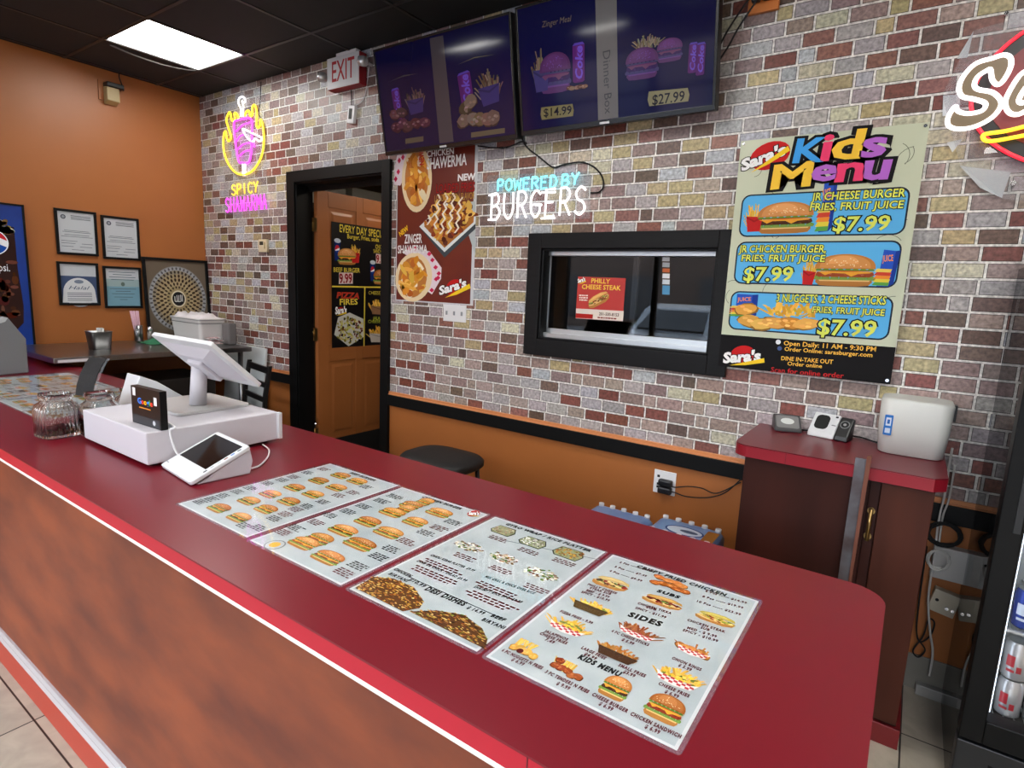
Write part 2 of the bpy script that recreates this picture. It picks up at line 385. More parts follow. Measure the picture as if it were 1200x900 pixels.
def draw_logo(ink, c, rx, ry, a, b, top, sw, k=3, bold=.045):
    u = ink.p.uv(c); ex = (ink.p.uv((c[0] + rx, c[1])) - u).length; ey = (ink.p.uv((c[0], c[1] - ry)) - u).length
    ink.ell(u, ex, ey, (196, 32, 34), k, rot=.25)
    ink.text("Sara's", a, b, top, (246, 246, 246), k + 3, bold, .15, (24, 16, 18), .05)
    p, q = ink.p.uv(sw[0]), ink.p.uv(sw[1]); d = (q - p); nn = Vector((-d.y, d.x)).normalized() * d.length * .055
    ink.poly([tuple(p), tuple(p + d * .45 - nn * .8), tuple(q - nn * .4), tuple(q + nn * 2.0), tuple(p + d * .5 + nn * 1.0)], (244, 206, 44), k + 4)
PRINT = mat('printed_paper', rough=.5, attr=True, spec=.12)
GLOSSY_PRINT = mat('printed_gloss', rough=.4, attr=True, spec=.2)

def cable(name, pts, r, m, label, cat='cable', parent=None, group=None):
    return MB().tube(catmull(pts, 8), r, 8).build(name, m, parent, label, cat, group)

# ================================================================== SETTING
paint = mat('orange_paint', (164, 98, 48), .42, noise=.04, nscale=3, bump=.02)
blk = mat('black_paint', (8, 8, 9), .5, spec=.22); blk2 = mat('black_plastic', (20, 20, 22), .35); matte = mat('black_matte', (13, 12, 13), .75)
whitep = mat('white_plastic', (226, 226, 228), .35); alum = mat('aluminium', (200, 204, 206), .32, .9); steel = mat('brushed_steel', (150, 150, 150), .28, 1, noise=.08, nscale=30, stretch=(1, 12, 1))
chrome = mat('chrome', (225, 225, 228), .12, 1); brass = mat('aged_brass', (170, 140, 90), .3, 1)
# floor: big beige tiles
fm = bpy.data.materials.new('floor_tile'); fm.use_nodes = True; n = fm.node_tree; b = n.nodes['Principled BSDF']; b.inputs['Roughness'].default_value = .38
t = n.nodes.new('ShaderNodeTexCoord'); mp = n.nodes.new('ShaderNodeMapping'); mp.inputs['Location'].default_value = (2.28, .335, 0)
br = n.nodes.new('ShaderNodeTexBrick'); br.offset = 0; br.inputs['Scale'].default_value = 1; br.inputs['Brick Width'].default_value = .605; br.inputs['Row Height'].default_value = .605
br.inputs['Mortar Size'].default_value = .003; br.inputs['Color1'].default_value = (*lin((176, 166, 150)), 1); br.inputs['Color2'].default_value = (*lin((164, 156, 142)), 1); br.inputs['Mortar'].default_value = (*lin((40, 36, 32)), 1)
nz = n.nodes.new('ShaderNodeTexNoise'); nz.inputs['Scale'].default_value = 9; nz.inputs['Detail'].default_value = 8; nz.inputs['Distortion'].default_value = 1.2
mr = n.nodes.new('ShaderNodeMapRange'); mr.inputs[1].default_value = .3; mr.inputs[2].default_value = .7; mr.inputs[3].default_value = .84; mr.inputs[4].default_value = 1.1
mx = n.nodes.new('ShaderNodeMix'); mx.data_type = 'RGBA'; mx.blend_type = 'MULTIPLY'; mx.inputs[0].default_value = 1
n.links.new(t.outputs['Object'], mp.inputs[0]); n.links.new(mp.outputs[0], br.inputs[0]); n.links.new(t.outputs['Object'], nz.inputs['Vector']); n.links.new(nz.outputs[0], mr.inputs[0])
n.links.new(br.outputs[0], mx.inputs[6]); n.links.new(mr.outputs[0], mx.inputs[7]); n.links.new(mx.outputs[2], b.inputs['Base Color'])
MB().box((XL, YF, -.1), (XR, .13, 0)).build('floor', fm, kind='structure')
MB().box((XL, .13, -.1), (XR, 3.0, -.002)).build('floor', mat('kitchen_floor', (60, 56, 52), .6), kind='structure')
# ceiling: black tiles in a grid, with holes for the light panels
cm = mat('black_ceiling_tile', (12, 11, 11), .8, noise=.2, nscale=60, bump=.15); tb = mat('black_t_bar', (24, 22, 22), .5)
GX = [-5.10, -4.505, -3.905, -3.205, -2.505, -1.805, -1.105, -.405, .295, .995, 1.55]; GY = [.0, -.335, -.945, -1.555, -2.165, -2.775, -3.385, -3.995, -4.605, -5.215, -5.6]
LIGHTS = [(1, 1), (5, 2), (8, 2), (5, 4), (8, 4), (1, 5), (5, 7), (8, 7), (2, 8)]
c = MB()
for i in range(len(GX) - 1):
    for j in range(len(GY) - 1):
        if (i, j) not in LIGHTS: c.box((GX[i], GY[j + 1], ZCEIL), (GX[i + 1], GY[j], ZCEIL + .02))
c.box((XL, YF, ZCEIL), (GX[0], 0, ZCEIL + .02)); c.box((XL, YF, ZCEIL + .06), (XR, .13, ZCEIL + .1))
c.build('ceiling', cm, kind='structure')
c = MB()
for x in GX[:-1]: c.box((x - .011, YF, ZCEIL - .004), (x + .011, 0, ZCEIL + .001))
for y in GY[1:-1]: c.box((XL, y - .011, ZCEIL - .0035), (XR, y + .011, ZCEIL + .0012))
c.build('trim_1', tb, kind='structure')
lp = mat('light_diffuser', (255, 253, 248), .6, emit=PANEL)
for q, (i, j) in enumerate(LIGHTS):
    x0, x1, y0, y1 = GX[i] + .012, GX[i + 1] - .012, GY[j + 1] + .012, GY[j] - .012
    if x1 - x0 > .62: x1 = x0 + .6
    lb = ['square white light panel in the black ceiling above the orange wall corner'][0] if q == 0 else 'square white light panel in the black ceiling behind the viewer'
    L = thing('ceiling_light', lb, 'ceiling light', ((x0 + x1) / 2, (y0 + y1) / 2, ZCEIL), 'light panels in the black ceiling')
    MB().box((x0, y0, ZCEIL + .002), (x1, y1, ZCEIL + .008)).build('diffuser', lp, L)
    f = MB()
    for a, b_ in (((x0 - .011, y0 - .011), (x1 + .011, y0)), ((x0 - .011, y1), (x1 + .011, y1 + .011)), ((x0 - .011, y0), (x0, y1)), ((x1, y0), (x1 + .011, y1))):
        f.box((a[0], a[1], ZCEIL - .006), (b_[0], b_[1], ZCEIL + .03))
    f.build('frame', tb, L)
# sagging torn strip of ceiling film under the near edge of the panel
pts = [onZ(x, y, ZCEIL - dz) for x, y, dz in ((129, 53, .006), (150, 62, .012), (172, 70, .02), (195, 77, .022), (215, 81, .016), (230, 82.5, .006))]
s_ = MB(); cp = catmull(pts, 6)
for a, b_ in zip(cp[:-1], cp[1:]):
    wv = Vector((.0, .02, .006)); s_.face([a, b_, b_ + wv, a + wv])
s_.tube(cp, .0035, 6)
s_.build('torn_ceiling_film', mat('torn_film', (120, 116, 112), .5), None, 'torn strip of film sagging under the lit ceiling panel', 'film strip')

# ---- back wall: printed brick wallpaper above, orange paint below
BRK = mat('brick_wallpaper', rough=.42, attr=True, noise=.5, nscale=70, bump=.2)
D0, D1, DT = -3.845, -2.925, 2.212           # door opening
W0, W1, WB, WT = -1.690, -.765, 1.255, 1.735  # pass-through window opening
HOLES = [(D0, D1, 0, DT), (W0, W1, WB, WT)]
def cut(rect):
    out = [rect]
    for h in HOLES:
        nxt = []
        for x0, x1, z0, z1 in out:
            a0, a1, c0, c1 = max(x0, h[0]), min(x1, h[1]), max(z0, h[2]), min(z1, h[3])
            if a0 >= a1 or c0 >= c1: nxt.append((x0, x1, z0, z1)); continue
            for r in ((x0, a0, z0, z1), (a1, x1, z0, z1), (a0, a1, z0, c0), (a0, a1, c1, z1)):
                if r[1] - r[0] > 1e-4 and r[3] - r[2] > 1e-4: nxt.append(r)
        out = nxt
    return out
wb = MB(); MORT = (222, 220, 215); RAIL = .79
PAL = [((152, 145, 146), 5), ((160, 162, 168), 5), ((126, 108, 105), 5), ((112, 66, 58), 4), ((126, 86, 78), 2.4), ((160, 146, 110), 1.9), ((176, 170, 150), 2.2), ((96, 77, 68), 2.2), ((146, 128, 120), 3.5)]
def pick(): return random.choices([p[0] for p in PAL], [p[1] for p in PAL])[0]
for r in cut((XL, XR, RAIL, ZCEIL)): wb.box((r[0], 0, r[2]), (r[1], .128, r[3]), MORT, 0)
for r in cut((XL, XR, 0, RAIL)): wb.box((r[0], .001, r[2]), (r[1], .128, r[3]), (255, 255, 255), 1)
PITCH = .0595; z = RAIL + .005; row = 0; base_row = []
seq = []
x = 0
while x < 1.35:                     # the paper repeats: one roll's row is shifted from row to row
    seq.append((random.choice([.112, .098, .096, .113, .111, .058, .122, .113, .042]), pick())); x += seq[-1][0] + .008
while z < ZCEIL:
    z1 = min(z + PITCH - .008, ZCEIL); x = XL - random.uniform(0, .12); k = random.randrange(len(seq))
    while x < XR:
        if random.random() < .12: seq[k % len(seq)] = (seq[k % len(seq)][0], pick())
        l, col = seq[k % len(seq)]; k += 1; x1 = x + l; col = jit(tuple(min(255, int(v * 1.1)) for v in col), 10)
        e = tuple(int(v * .5) for v in col)
        for r in cut((max(x, XL), min(x1, XR), z, z1)):
            if r[1] - r[0] > .004:
                wb.face([(r[0], -.0003, r[2]), (r[1], -.0003, r[2]), (r[1], -.0003, r[3]), (r[0], -.0003, r[3])], e)
                if r[1] - r[0] > .012: wb.face([(r[0] + .0022, -.0006, r[2] + .0026), (r[1] - .0026, -.0006, r[2] + .0026), (r[1] - .0026, -.0006, r[3] - .0022), (r[0] + .0022, -.0006, r[3] - .0022)], col)
        x = x1 + .008
    z += PITCH; row += 1
wb.build('wall_back', [BRK, paint], kind='structure')
# chair rail: orange lip over a black board
rl = MB(); lip = MB()
for x0, x1 in ((XL, -3.94), (-2.85, XR)):
    rl.box((x0, -.022, .708), (x1, .0005, .781)); lip.box((x0, -.012, .781), (x1, .0005, .803)); lip.box((x0, -.018, .781), (x1, .0005, .788))
rl.build('trim_2', blk, kind='structure', bevel=.003); lip.build('trim_3', mat('orange_lip', (206, 134, 84), .4), kind='structure', bevel=.002)
MB().box((XL - .12, YF, 0), (XL, .13, ZCEIL + .1)).build('wall_left', paint, kind='structure')
MB().box((XR, YF, 0), (XR + .12, .13, ZCEIL + .1)).build('wall_right', mat('right_wall', (176, 160, 140), .6), kind='structure')
bb = MB()
for x0, x1 in ((XL, -3.94), (-2.85, XR)): bb.box((x0, -.009, 0), (x1, .0005, .145))
bb.build('baseboard_back', mat('grey_tile_skirting', (120, 116, 108), .4, noise=.1, nscale=8), kind='structure', bevel=.002)
# shop front behind the viewer: glazing in black frames, daylight comes in here
wf = MB(); wf.box((XL, YF - .12, 0), (XR, YF, .18)); wf.box((XL, YF - .12, 2.72), (XR, YF, ZCEIL + .1)); wf.box((XL, YF - .12, .18), (XL + .35, YF, 2.72)); wf.box((XR - .2, YF - .12, .18), (XR, YF, 2.72))
wf.build('wall_front', mat('front_wall', (150, 140, 128), .6), kind='structure')
fr = MB()
for x in (-4.82, -3.3, -1.75, -.65, .45, 1.33): fr.box((x - .035, YF - .1, .18), (x + .035, YF - .02, 2.72))
for z_ in (.18, 2.15, 2.68): fr.box((-4.82, YF - .1, z_), (1.33, YF - .02, z_ + .05))
fr.build('window_2', blk, kind='structure')
MB().box((-30, -40, -.25), (30, YF - .13, -.15)).build('ground', mat('asphalt', (120, 120, 122), .9, noise=.1, nscale=30), kind='structure')
# kitchen behind the back wall
kw = mat('kitchen_wall', (92, 72, 52), .7)
k = MB(); k.box((XL, 3.0, 0), (XR, 3.1, 2.7)); k.box((XL - .1, .13, 0), (XL, 3.1, 2.7)); k.box((XR, .13, 0), (XR + .1, 3.1, 2.7)); k.build('wall_kitchen', kw, kind='structure')
MB().box((XL - .1, .13, 2.62), (XR + .1, 3.1, 2.7)).build('ceiling', mat('kitchen_ceiling', (150, 146, 138), .7), kind='structure')
MB().box((-2.5, .13, 0), (-2.42, 3.0, 2.62)).build('wall_kitchen', mat('kitchen_partition', (40, 38, 38), .7), kind='structure')

kl = thing('kitchen_fill_light', 'added unseen ceiling light brightening the open door and the kitchen', 'ceiling light', (-3.1, 1.1, 2.6)); MB().box((-3.4, .8, 2.595), (-2.8, 1.4, 2.612)).build('diffuser', mat('kitchen_fill_glow', (255, 240, 220), .6, emit=9), kl); MB().box((-3.42, .78, 2.605), (-2.78, 1.42, 2.6195)).build('frame', blk, kl)  # added out of view to brighten the door leaf and the shelf cartons
# the street outside, mirrored in the serving window
sb_ = MB(); sb_.box((-45, -24, -.2), (20, -23, 5.2))
for k_ in range(16): sb_.box((-44 + k_ * 4, -22.99, .4), (-42 + k_ * 4, -22.9, 2.4), mi=1)
sb_.build('wall_street', [mat('street_brick', (96, 84, 78), .9), mat('street_window', (40, 46, 54), .2)], kind='structure')
def car(x, y, label, m_):
    T = thing('parked_car', label, 'car', (x, y, -.15)); z0 = -.15
    side = [(0, .35), (.05, .62), (.2, .78), (1.15, .92), (1.9, 1.4), (2.5, 1.5), (3.4, 1.42), (4.1, 1.0), (4.45, .9), (4.5, .4)]
    q = MB(); q.prism([(x - .88, y - a, z0 + b_) for a, b_ in side], (1.76, 0, 0)); q.build('body', m_, T, bevel=.09, bseg=3)
    q = MB(); q.prism([(x - .72, y - 1.2 + .012, z0 + .97), (x + .72, y - 1.2 + .012, z0 + .97), (x + .62, y - 1.84 + .012, z0 + 1.36), (x - .62, y - 1.84 + .012, z0 + 1.36)], (0, .01, .01)); q.build('windshield', mat('car_glass', (18, 22, 26), .05), T)
    for sx_ in (-1, 1):
        MB().prism([(x + sx_ * .885, y - a, z0 + b_) for a, b_ in ((1.45, .98), (2.0, 1.34), (3.3, 1.34), (3.8, 1.02))], (sx_ * .006, 0, 0)).build('side_window', mat('car_glass'), T)
        MB().box((x + sx_ * .62 - .16, y - .06, z0 + .6), (x + sx_ * .62 + .16, y + .03, z0 + .72)).build('headlight', mat('headlight', (220, 226, 230), .1), T, bevel=.02)
        for a in (.85, 3.6): MB().cyl((x + sx_ * .70, y - a, z0 + .32), (x + sx_ * .90, y - a, z0 + .32), .32, seg=24).build('wheel', matte, T)
    MB().box((x - .4, y - .02, z0 + .45), (x + .4, y + .02, z0 + .62)).build('grille', blk2, T)
car(-4.3, -8.0, 'silver car parked outside, mirrored in the serving window', mat('car_silver', (150, 156, 162), .25, .7))

# ---- door
f = MB()
for a, b_ in (((-3.938, 0, 0), (D0, 0, 2.29)), ((D1, 0, 0), (-2.85, 0, 2.29)), ((D0, 0, DT), (D1, 0, 2.29))): f.box((a[0], -.024, a[2]), (b_[0], .0, b_[2]))
f.box((D0, -.012, 0), (D0 + .012, .128, DT)); f.box((D1 - .012, -.012, 0), (D1, .128, DT)); f.box((D0, -.012, DT - .012), (D1, .128, DT)); f.box((D0, .09, DT - .05), (D1, .105, DT)); f.box((D1 - .03, .09, 0), (D1, .105, DT))
f.build('door_1', blk, kind='structure', bevel=.002)
DX = -3.79
dr = thing('kitchen_door', 'open orange six-panel door with a black specials poster, in the black door frame', 'door', (-3.81, .55, .02))
leafm = mat('orange_door_paint', (160, 96, 50), .4, noise=.03, nscale=4)
lf = MB(); lf.box((-3.83, .135, .02), (DX - .006, 1.02, 2.185))
st = [(.135, .235), (.505, .575), (.90, 1.02)]; rails = [(.02, .26), (.885, 1.02), (1.6, 1.72), (2.07, 2.185)]
pan = []
for y0, y1 in st: lf.box((DX - .006, y0, .02), (DX, y1, 2.185))
for z0, z1 in rails:
    for y0, y1 in ((.235, .505), (.575, .90)): lf.box((DX - .006, y0, z0), (DX, y1, z1))
for (z0, z1) in ((.26, .885), (1.02, 1.6), (1.72, 2.07)):
    for y0, y1 in ((.235, .505), (.575, .90)):
        a = [(DX - .006, y0 + .03, z0 + .03), (DX - .006, y1 - .03, z0 + .03), (DX - .006, y1 - .03, z1 - .03), (DX - .006, y0 + .03, z1 - .03)]
        b_ = [(DX - .001, y0 + .05, z0 + .05), (DX - .001, y1 - .05, z0 + .05), (DX - .001, y1 - .05, z1 - .05), (DX - .001, y0 + .05, z1 - .05)]
        lf.face(b_)
        for q in range(4): lf.face([a[q], a[(q + 1) % 4], b_[(q + 1) % 4], b_[q]])
lf.build('leaf', leafm, dr, bevel=.002)
MB().box((DX, .14, .03), (DX + .002, 1.01, .245)).build('kick_plate', matte, dr, 'black kick plate')
for z_ in (1.93, 1.1, .3):
    hb = MB(); hb.box((-3.86, .128, z_ - .05), (-3.795, .1345, z_ + .05)); hb.cyl((-3.838, .126, z_ - .05), (-3.838, .126, z_ + .05), .007, seg=10); hb.build('hinge', brass, dr)
# specials poster fixed on the door
dp = Plane((DX + .0012, 0, 0), (0, 1, 0), (0, 0, 1))
sp = thing('specials_poster', 'black everyday-special poster with burgers and fries taped on the orange door', 'poster', (DX + .001, .56, .99))
MB().box((DX, .262, .99), (DX + .0011, .875, 1.968)).build('sheet', mat('black_poster_sheet', (20, 17, 18), .35), sp)
YEL = (226, 204, 74)
i = Ink(dp)
i.text('EVERY DAY SPECIAL', (398, 271.7), (452.3, 279.2), (398, 262.8), YEL, bold=.01); i.text('Burger, Fries, soda', (407, 279.3), (443.9, 283.4), (407.4, 274.2), YEL, bold=.01)
i.text('BEEF BURGER', (391, 318.6), (421.6, 319.4), (391.3, 313.3), YEL, bold=.01)
i.pp([(397, 332.8), (413.4, 332.5), (413.6, 319.6), (397.2, 319.4)], (222, 196, 196), 1); i.text('9.99', (398, 331.6), (412.5, 331.4), (398, 320.8), (150, 30, 40), bold=.03)
i.text('CHICKEN', (440, 291.4), (453, 292.4), (440, 286.5), YEL, bold=0); i.text('SANDWICH', (437.6, 296.4), (453.5, 297.4), (437.7, 291.8), YEL, bold=0)
i.pp([(440.6, 308.6), (453, 309.2), (453, 298.6), (440.6, 297.4)], (222, 196, 196), 1); i.text('9.99', (441, 307.6), (452.6, 308.4), (441, 298.6), (150, 30, 40), bold=.03)
i.text('PIZZA', (394.7, 349.2), (420.6, 350.1), (393.2, 342.2), (190, 62, 44), bold=.04, shear=.15); i.text('FIRES', (398.3, 357.2), (418.9, 356.6), (398.3, 350.5), YEL, bold=.02)
i.text('CHEESE FRIES', (431.8, 345), (456, 345.6), (431.8, 341), YEL, bold=0); i.text('JALAPENO', (437, 374.6), (455, 374.4), (437, 370.8), (190, 200, 70), bold=0); i.text('CHEESE FRIES', (431.4, 378.6), (456, 378.3), (431.4, 374.9), (190, 200, 70), bold=0)
i.build('lettering', PRINT, sp)
i = Ink(dp); i.pp([(389, 334.8), (462, 336.2), (462, 337.8), (389, 336.6)], YEL); i.pp([(426.8, 337), (428.2, 337), (427.2, 405.6), (425.8, 405.8)], YEL, 2); i.build('divider_lines', PRINT, sp)
for fn, a, b_, h in ((lambda P: draw_cup(P), (391, 305), (398.5, 306), (391, 278)), (lambda P: draw_burger(P), (395.5, 310), (418, 310.6), (395.5, 290)), (lambda P: draw_fries(P), (411, 308), (422, 308), (411, 283)),
                     (lambda P: draw_cup(P), (433, 329), (439, 329.6), (433, 304)), (lambda P: draw_burger(P), (437, 333), (455, 334), (437, 315)),
                     (lambda P: (P.poly([(.02, .3), (.5, -.02), (.98, .3), (.92, .85), (.45, 1), (.1, .82)], (206, 204, 196)), draw_rice(P, lambda x, y: abs(x - .5) < .4 and abs(y - .47) < .4 - .35 * abs(x - .5), [(196, 186, 96), (150, 140, 66), (212, 202, 130), (120, 60, 40), (40, 36, 30)], 110, 1, .05)), (390, 404), (426, 406), (390, 364)),
                     (lambda P: draw_fries(P, (150, 110, 80)), (433, 368), (455, 369), (433, 348)), (lambda P: draw_fries(P, (200, 190, 180)), (431.5, 401), (455, 401), (431.5, 380))):
    i = Ink(dp); fn(Pic(i, a, b_, h)); i.build('food_picture', PRINT, sp)
i = Ink(dp); draw_logo(i, (398.5, 364), 5, 4, (393, 368), (406, 367), (393, 360), ((393, 370), (406, 367))); i.build('logo', PRINT, sp)
# carton boxes on a high kitchen shelf seen over the door
sh = thing('kitchen_shelf', 'dim shelf of the kitchen seen above the open door', 'shelf', (-4.95, 1.6, 0))
MB().box((XL + .02, .7, 2.2), (-4.76, 2.5, 2.23)).build('board', mat('dark_shelf', (60, 44, 34), .6), sh)
for y_ in (.72, 2.44):
    for x_ in (XL + .03, -4.80): MB().box((x_, y_, -.002), (x_ + .03, y_ + .03, 2.2)).build('post', matte, sh)
for q, (y_, l_) in enumerate(((.82, 'white carton nearest the doorway on the kitchen shelf over the door'), (1.3, 'middle white carton on the kitchen shelf over the door'), (1.8, 'farthest white carton on the kitchen shelf over the door'))):
    MB().box((-5.1, y_, 2.2305), (-4.79, y_ + .4, 2.45)).build('carton_box', mat('white_card', (200, 198, 190), .7), None, l_, 'box', 'cartons on the kitchen shelf', bevel=.004)

# ---- pass-through window
f = MB(); o_ = (-1.775, -.68, 1.165, 1.815)
f.box((o_[0], -.026, o_[2]), (W0, 0, o_[3])); f.box((W1, -.026, o_[2]), (o_[1], 0, o_[3])); f.box((W0, -.026, o_[2]), (W1, 0, WB)); f.box((W0, -.026, WT), (W1, 0, o_[3]))
f.box((W0, -.014, WB), (W0 + .012, .128, WT)); f.box((W1 - .012, -.014, WB), (W1, .128, WT)); f.box((W0, -.014, WB), (W1, .128, WB + .01)); f.box((W0, -.014, WT - .01), (W1, .128, WT))
wn = f.build('window_1', mat('black_wood_casing', (15, 15, 17), .5, spec=.22, noise=.25, nscale=14, stretch=(1, 1, 6), bump=.05), kind='structure', bevel=.003)
f = MB(); f.box((W0 + .012, .035, WT - .032), (W1 - .012, .095, WT - .01)); f.box((W0 + .012, .02, WB + .01), (W1 - .012, .095, WB + .034)); f.box((W0 + .012, .05, WB + .034), (W1 - .012, .062, WB + .058)); f.box((W0 + .012, .05, WB + .05), (W0 + .02, .06, WT - .032))
f.build('sliding_track', alum, wn, bevel=.001)
MB().box((W0 + .016, .053, WB + .04), (-1.16, .058, WT - .02)).build('pane', glass('window_glass', ior=1.55), wn)
MB().box((-1.2, .068, WB + .04), (W1 - .014, .073, WT - .02)).build('pane', glass('window_glass'), wn)
pl = Plane((0, .0518, 0), (1, 0, 0), (0, 0, 1))
ph = thing('cheese_steak_poster', 'red cheese steak poster stuck on the dark serving window', 'poster', tuple(onY(704, 376, .052)))
i = Ink(pl.off(.0006)); q4 = [(677.5, 324), (733.5, 326), (729.5, 376.5), (674.5, 373)]
a4 = [pl.uv(q) for q in q4]; MB().prism([pl.at(*u) for u in a4], (0, -.0006, 0)).build('sheet', mat('red_poster', (186, 44, 36), .4), ph)
i.pp([(675, 361.5), (731, 364.5), (730, 376.4), (674.6, 372.9)], (226, 214, 204)); i.pp([(675, 367), (695, 368.5), (694.5, 373.5), (674.6, 372.6)], (170, 34, 30), 2)
i.text('PHILLY', (693, 331.4), (714.5, 332.4), (693, 326.2), (246, 206, 80)); i.text('CHEESE STEAK', (682, 338.4), (727, 340.2), (682, 333.2), (246, 206, 80))
i.text('201-500-8153', (702, 369.4), (725, 371), (702, 365.8), (70, 20, 20)); i.scrib((712, 373.6), .12, 1, (130, 40, 36), .012)
i.scrib((684, 347), .06, 3, (246, 226, 216), .012)
i.build('lettering', PRINT, ph)
i = Ink(pl.off(.0006)); draw_sub(Pic(i, (691, 363), (716, 351), .058), (130, 84, 46), (222, 172, 98)); i.build('food_picture', PRINT, ph)
i = Ink(pl.off(.0006)); draw_logo(i, (681, 329), 4, 2.6, (677.5, 331.5), (686, 329), (677.5, 327), ((678, 333), (687, 330))); i.build('logo', PRINT, ph)
pz = Plane((0, .0665, 0), (1, 0, 0), (0, 0, 1))
tg = thing('ticket_strip', 'vertical strip of small white, orange and blue stickers on the serving window', 'sticker strip', tuple(onY(780, 346, .066)))
for k_, (y0, y1, cc) in enumerate(((301, 306, (220, 222, 226)), (307.5, 313, (196, 200, 206)), (314.5, 319, (206, 112, 70)), (320.5, 326, (226, 228, 232)), (327.5, 333, (206, 210, 216)), (334.5, 345, (90, 150, 190)))):
    q = Ink(pz); q.pp([(776.5, y0), (785, y0 + .3), (784.6, y1 + .3), (776, y1)], cc); q.build('sticker', PRINT, tg)

# ================================================================== COUNTER
lam = mat('red_laminate', (108, 16, 30), .3, spec=.32, noise=.03, nscale=2); band = mat('red_edge_band', (172, 28, 46), .45, spec=.3); 
wood = mat('reddish_wood_laminate', (86, 31, 13), .5, rgb2=(128, 58, 26), nscale=3.0, stretch=(1.0, 1, 2.4), bump=.02)
CY0, CY1, CX1 = -2.124, -1.288, .021
ct = thing('service_counter', 'long red-topped service counter with a brown wood front across the foreground', 'counter', (-2.4, -1.7, 0))
CX0 = XL + .05
out = [(CX0, CY0), (CX1 - .07, CY0)]
for k_ in range(1, 9): a = R(-90 + 90 * k_ / 8); out.append((CX1 - .07 + .07 * math.cos(a), CY0 + .07 + .07 * math.sin(a)))
for k_ in range(0, 9): a = R(90 * k_ / 8); out.append((CX1 - .07 + .07 * math.cos(a), CY1 - .07 + .07 * math.sin(a)))
out.append((CX0, CY1))
MB().prism([(x, y, CT - .004) for x, y in out], (0, 0, .004)).build('countertop', lam, ct)
e = MB()
for k_ in range(len(out) - 1):
    (x0, y0), (x1, y1) = out[k_], out[k_ + 1]
    sm = 1 < k_ < len(out) - 2
    e.face([(x0, y0, CT - .038), (x1, y1, CT - .038), (x1, y1, CT - .004), (x0, y0, CT - .004)], smooth=sm)
e.prism([(x * 1 if True else x, y, CT - .0378) for x, y in [(p[0] - (.002 if p[0] > 0 else 0), max(CY0 + .002, min(CY1 - .002, p[1]))) for p in out]], (0, 0, .033))
e.build('edge_band', band, ct); MB().box((-.3455, CY0 - .0008, CT - .038), (-.3435, CY0, CT - .003)).build('band_joint', mat('joint_dark', (90, 16, 26), .6), ct)
MB().box((CX0, CY0 + .004, .15), (-.05, CY0 + .022, CT - .0478)).build('front_panel', wood, ct)
MB().box((CX0, CY0 - .001, CT - .0475), (-.04, CY0 + .02, CT - .0382)).build('white_trim', mat('white_trim', (232, 228, 224), .4), ct, bevel=.002)
MB().box((-.068, CY0 + .022, 0), (-.05, CY1 - .05, CT - .038)).build('end_panel', wood, ct); MB().box((CX0, CY1 - .06, 0), (-.068, CY1 - .05, CT - .038)).build('back_panel', mat('counter_back', (70, 40, 28), .6), ct)
MB().box((CX0, CY0 + .003, 0), (-.05, CY0 + .022, .117)).build('base_board', mat('red_base', (160, 50, 34), .4), ct)
s_ = MB(); pr = [(CY0 + .02, .115), (CY0 - .004, .118), (CY0 - .010, .128), (CY0 - .004, .138), (CY0 - .008, .150), (CY0 - .003, .162), (CY0 + .02, .166)]
s_.prism([(CX0, y, z_) for y, z_ in pr], (-.05 - CX0, 0, 0)); s_.build('base_strip', mat('bright_strip', (196, 197, 202), .25, .5), ct, 'shiny metal strip')

# ---- laminated menus
lamin = glass('laminate', rough=.05, ior=1.3)
paper = mat('grey_marbled_paper', (184, 193, 196), .4, rgb2=(164, 176, 181), nscale=9)
MAR = (84, 16, 26); BLKI = (12, 13, 16)
MW, MH = .336, .500
def menu(x0, y0, label):
    T = thing('laminated_menu', label, 'menu', (x0 + MW / 2, y0 + MH / 2, CT), 'laminated menus laid along the counter')
    MB().prism([(x, y, CT + .0002) for x, y in rrect(x0, y0, x0 + MW, y0 + MH, .008)], (0, 0, .0003)).build('laminate_backing', glass('laminate_back', ior=1.4, haze=.12, hazecol=(190, 170, 190)), T)
    MB().box((x0 + .012, y0 + .012, CT + .0006), (x0 + MW - .012, y0 + MH - .012, CT + .0010)).build('sheet', paper, T)
    MB().box((x0 + .007, y0 + .007, CT + .0005), (x0 + MW - .007, y0 + MH - .007, CT + .0008)).build('white_margin', mat('white_paper', (206, 208, 211), .4), T)
    fr_ = MB(); q = rrect(x0, y0, x0 + MW, y0 + MH, .008); fr_.prism([(x, y, CT + .0032) for x, y in q], (0, 0, .0003)); fr_.build('laminate_cover', lamin, T)
    return T
mpl = Plane((0, 0, CT + .00105), (1, 0, 0), (0, 1, 0))
def food(T, fn, a, b_, h):
    i = Ink(mpl); P = Pic(i, a, b_, h); mid = mpl.uv(((a[0] + b_[0]) / 2, (a[1] + b_[1]) / 2)); wd = abs(P.x.x) * .97
    P.a = mid - Vector((wd / 2 + .006, .004)); P.x = Vector((wd, 0)); P.y = Vector((0, h)); fn(P); i.build('food_picture', PRINT, T)
M1 = menu(-1.549, -1.998, 'first of the four front laminated menus, beside the card reader, two rows of burgers')
M2 = menu(-1.207, -2.002, 'second of the four front laminated menus, chicken burger page with round logo in its corner')
M3 = menu(-.861, -2.001, 'third of the four front laminated menus, gyro and desi dishes page')
M4 = menu(-.519, -2.002, 'last of the four front laminated menus, fried chicken and sides page at the counter end')
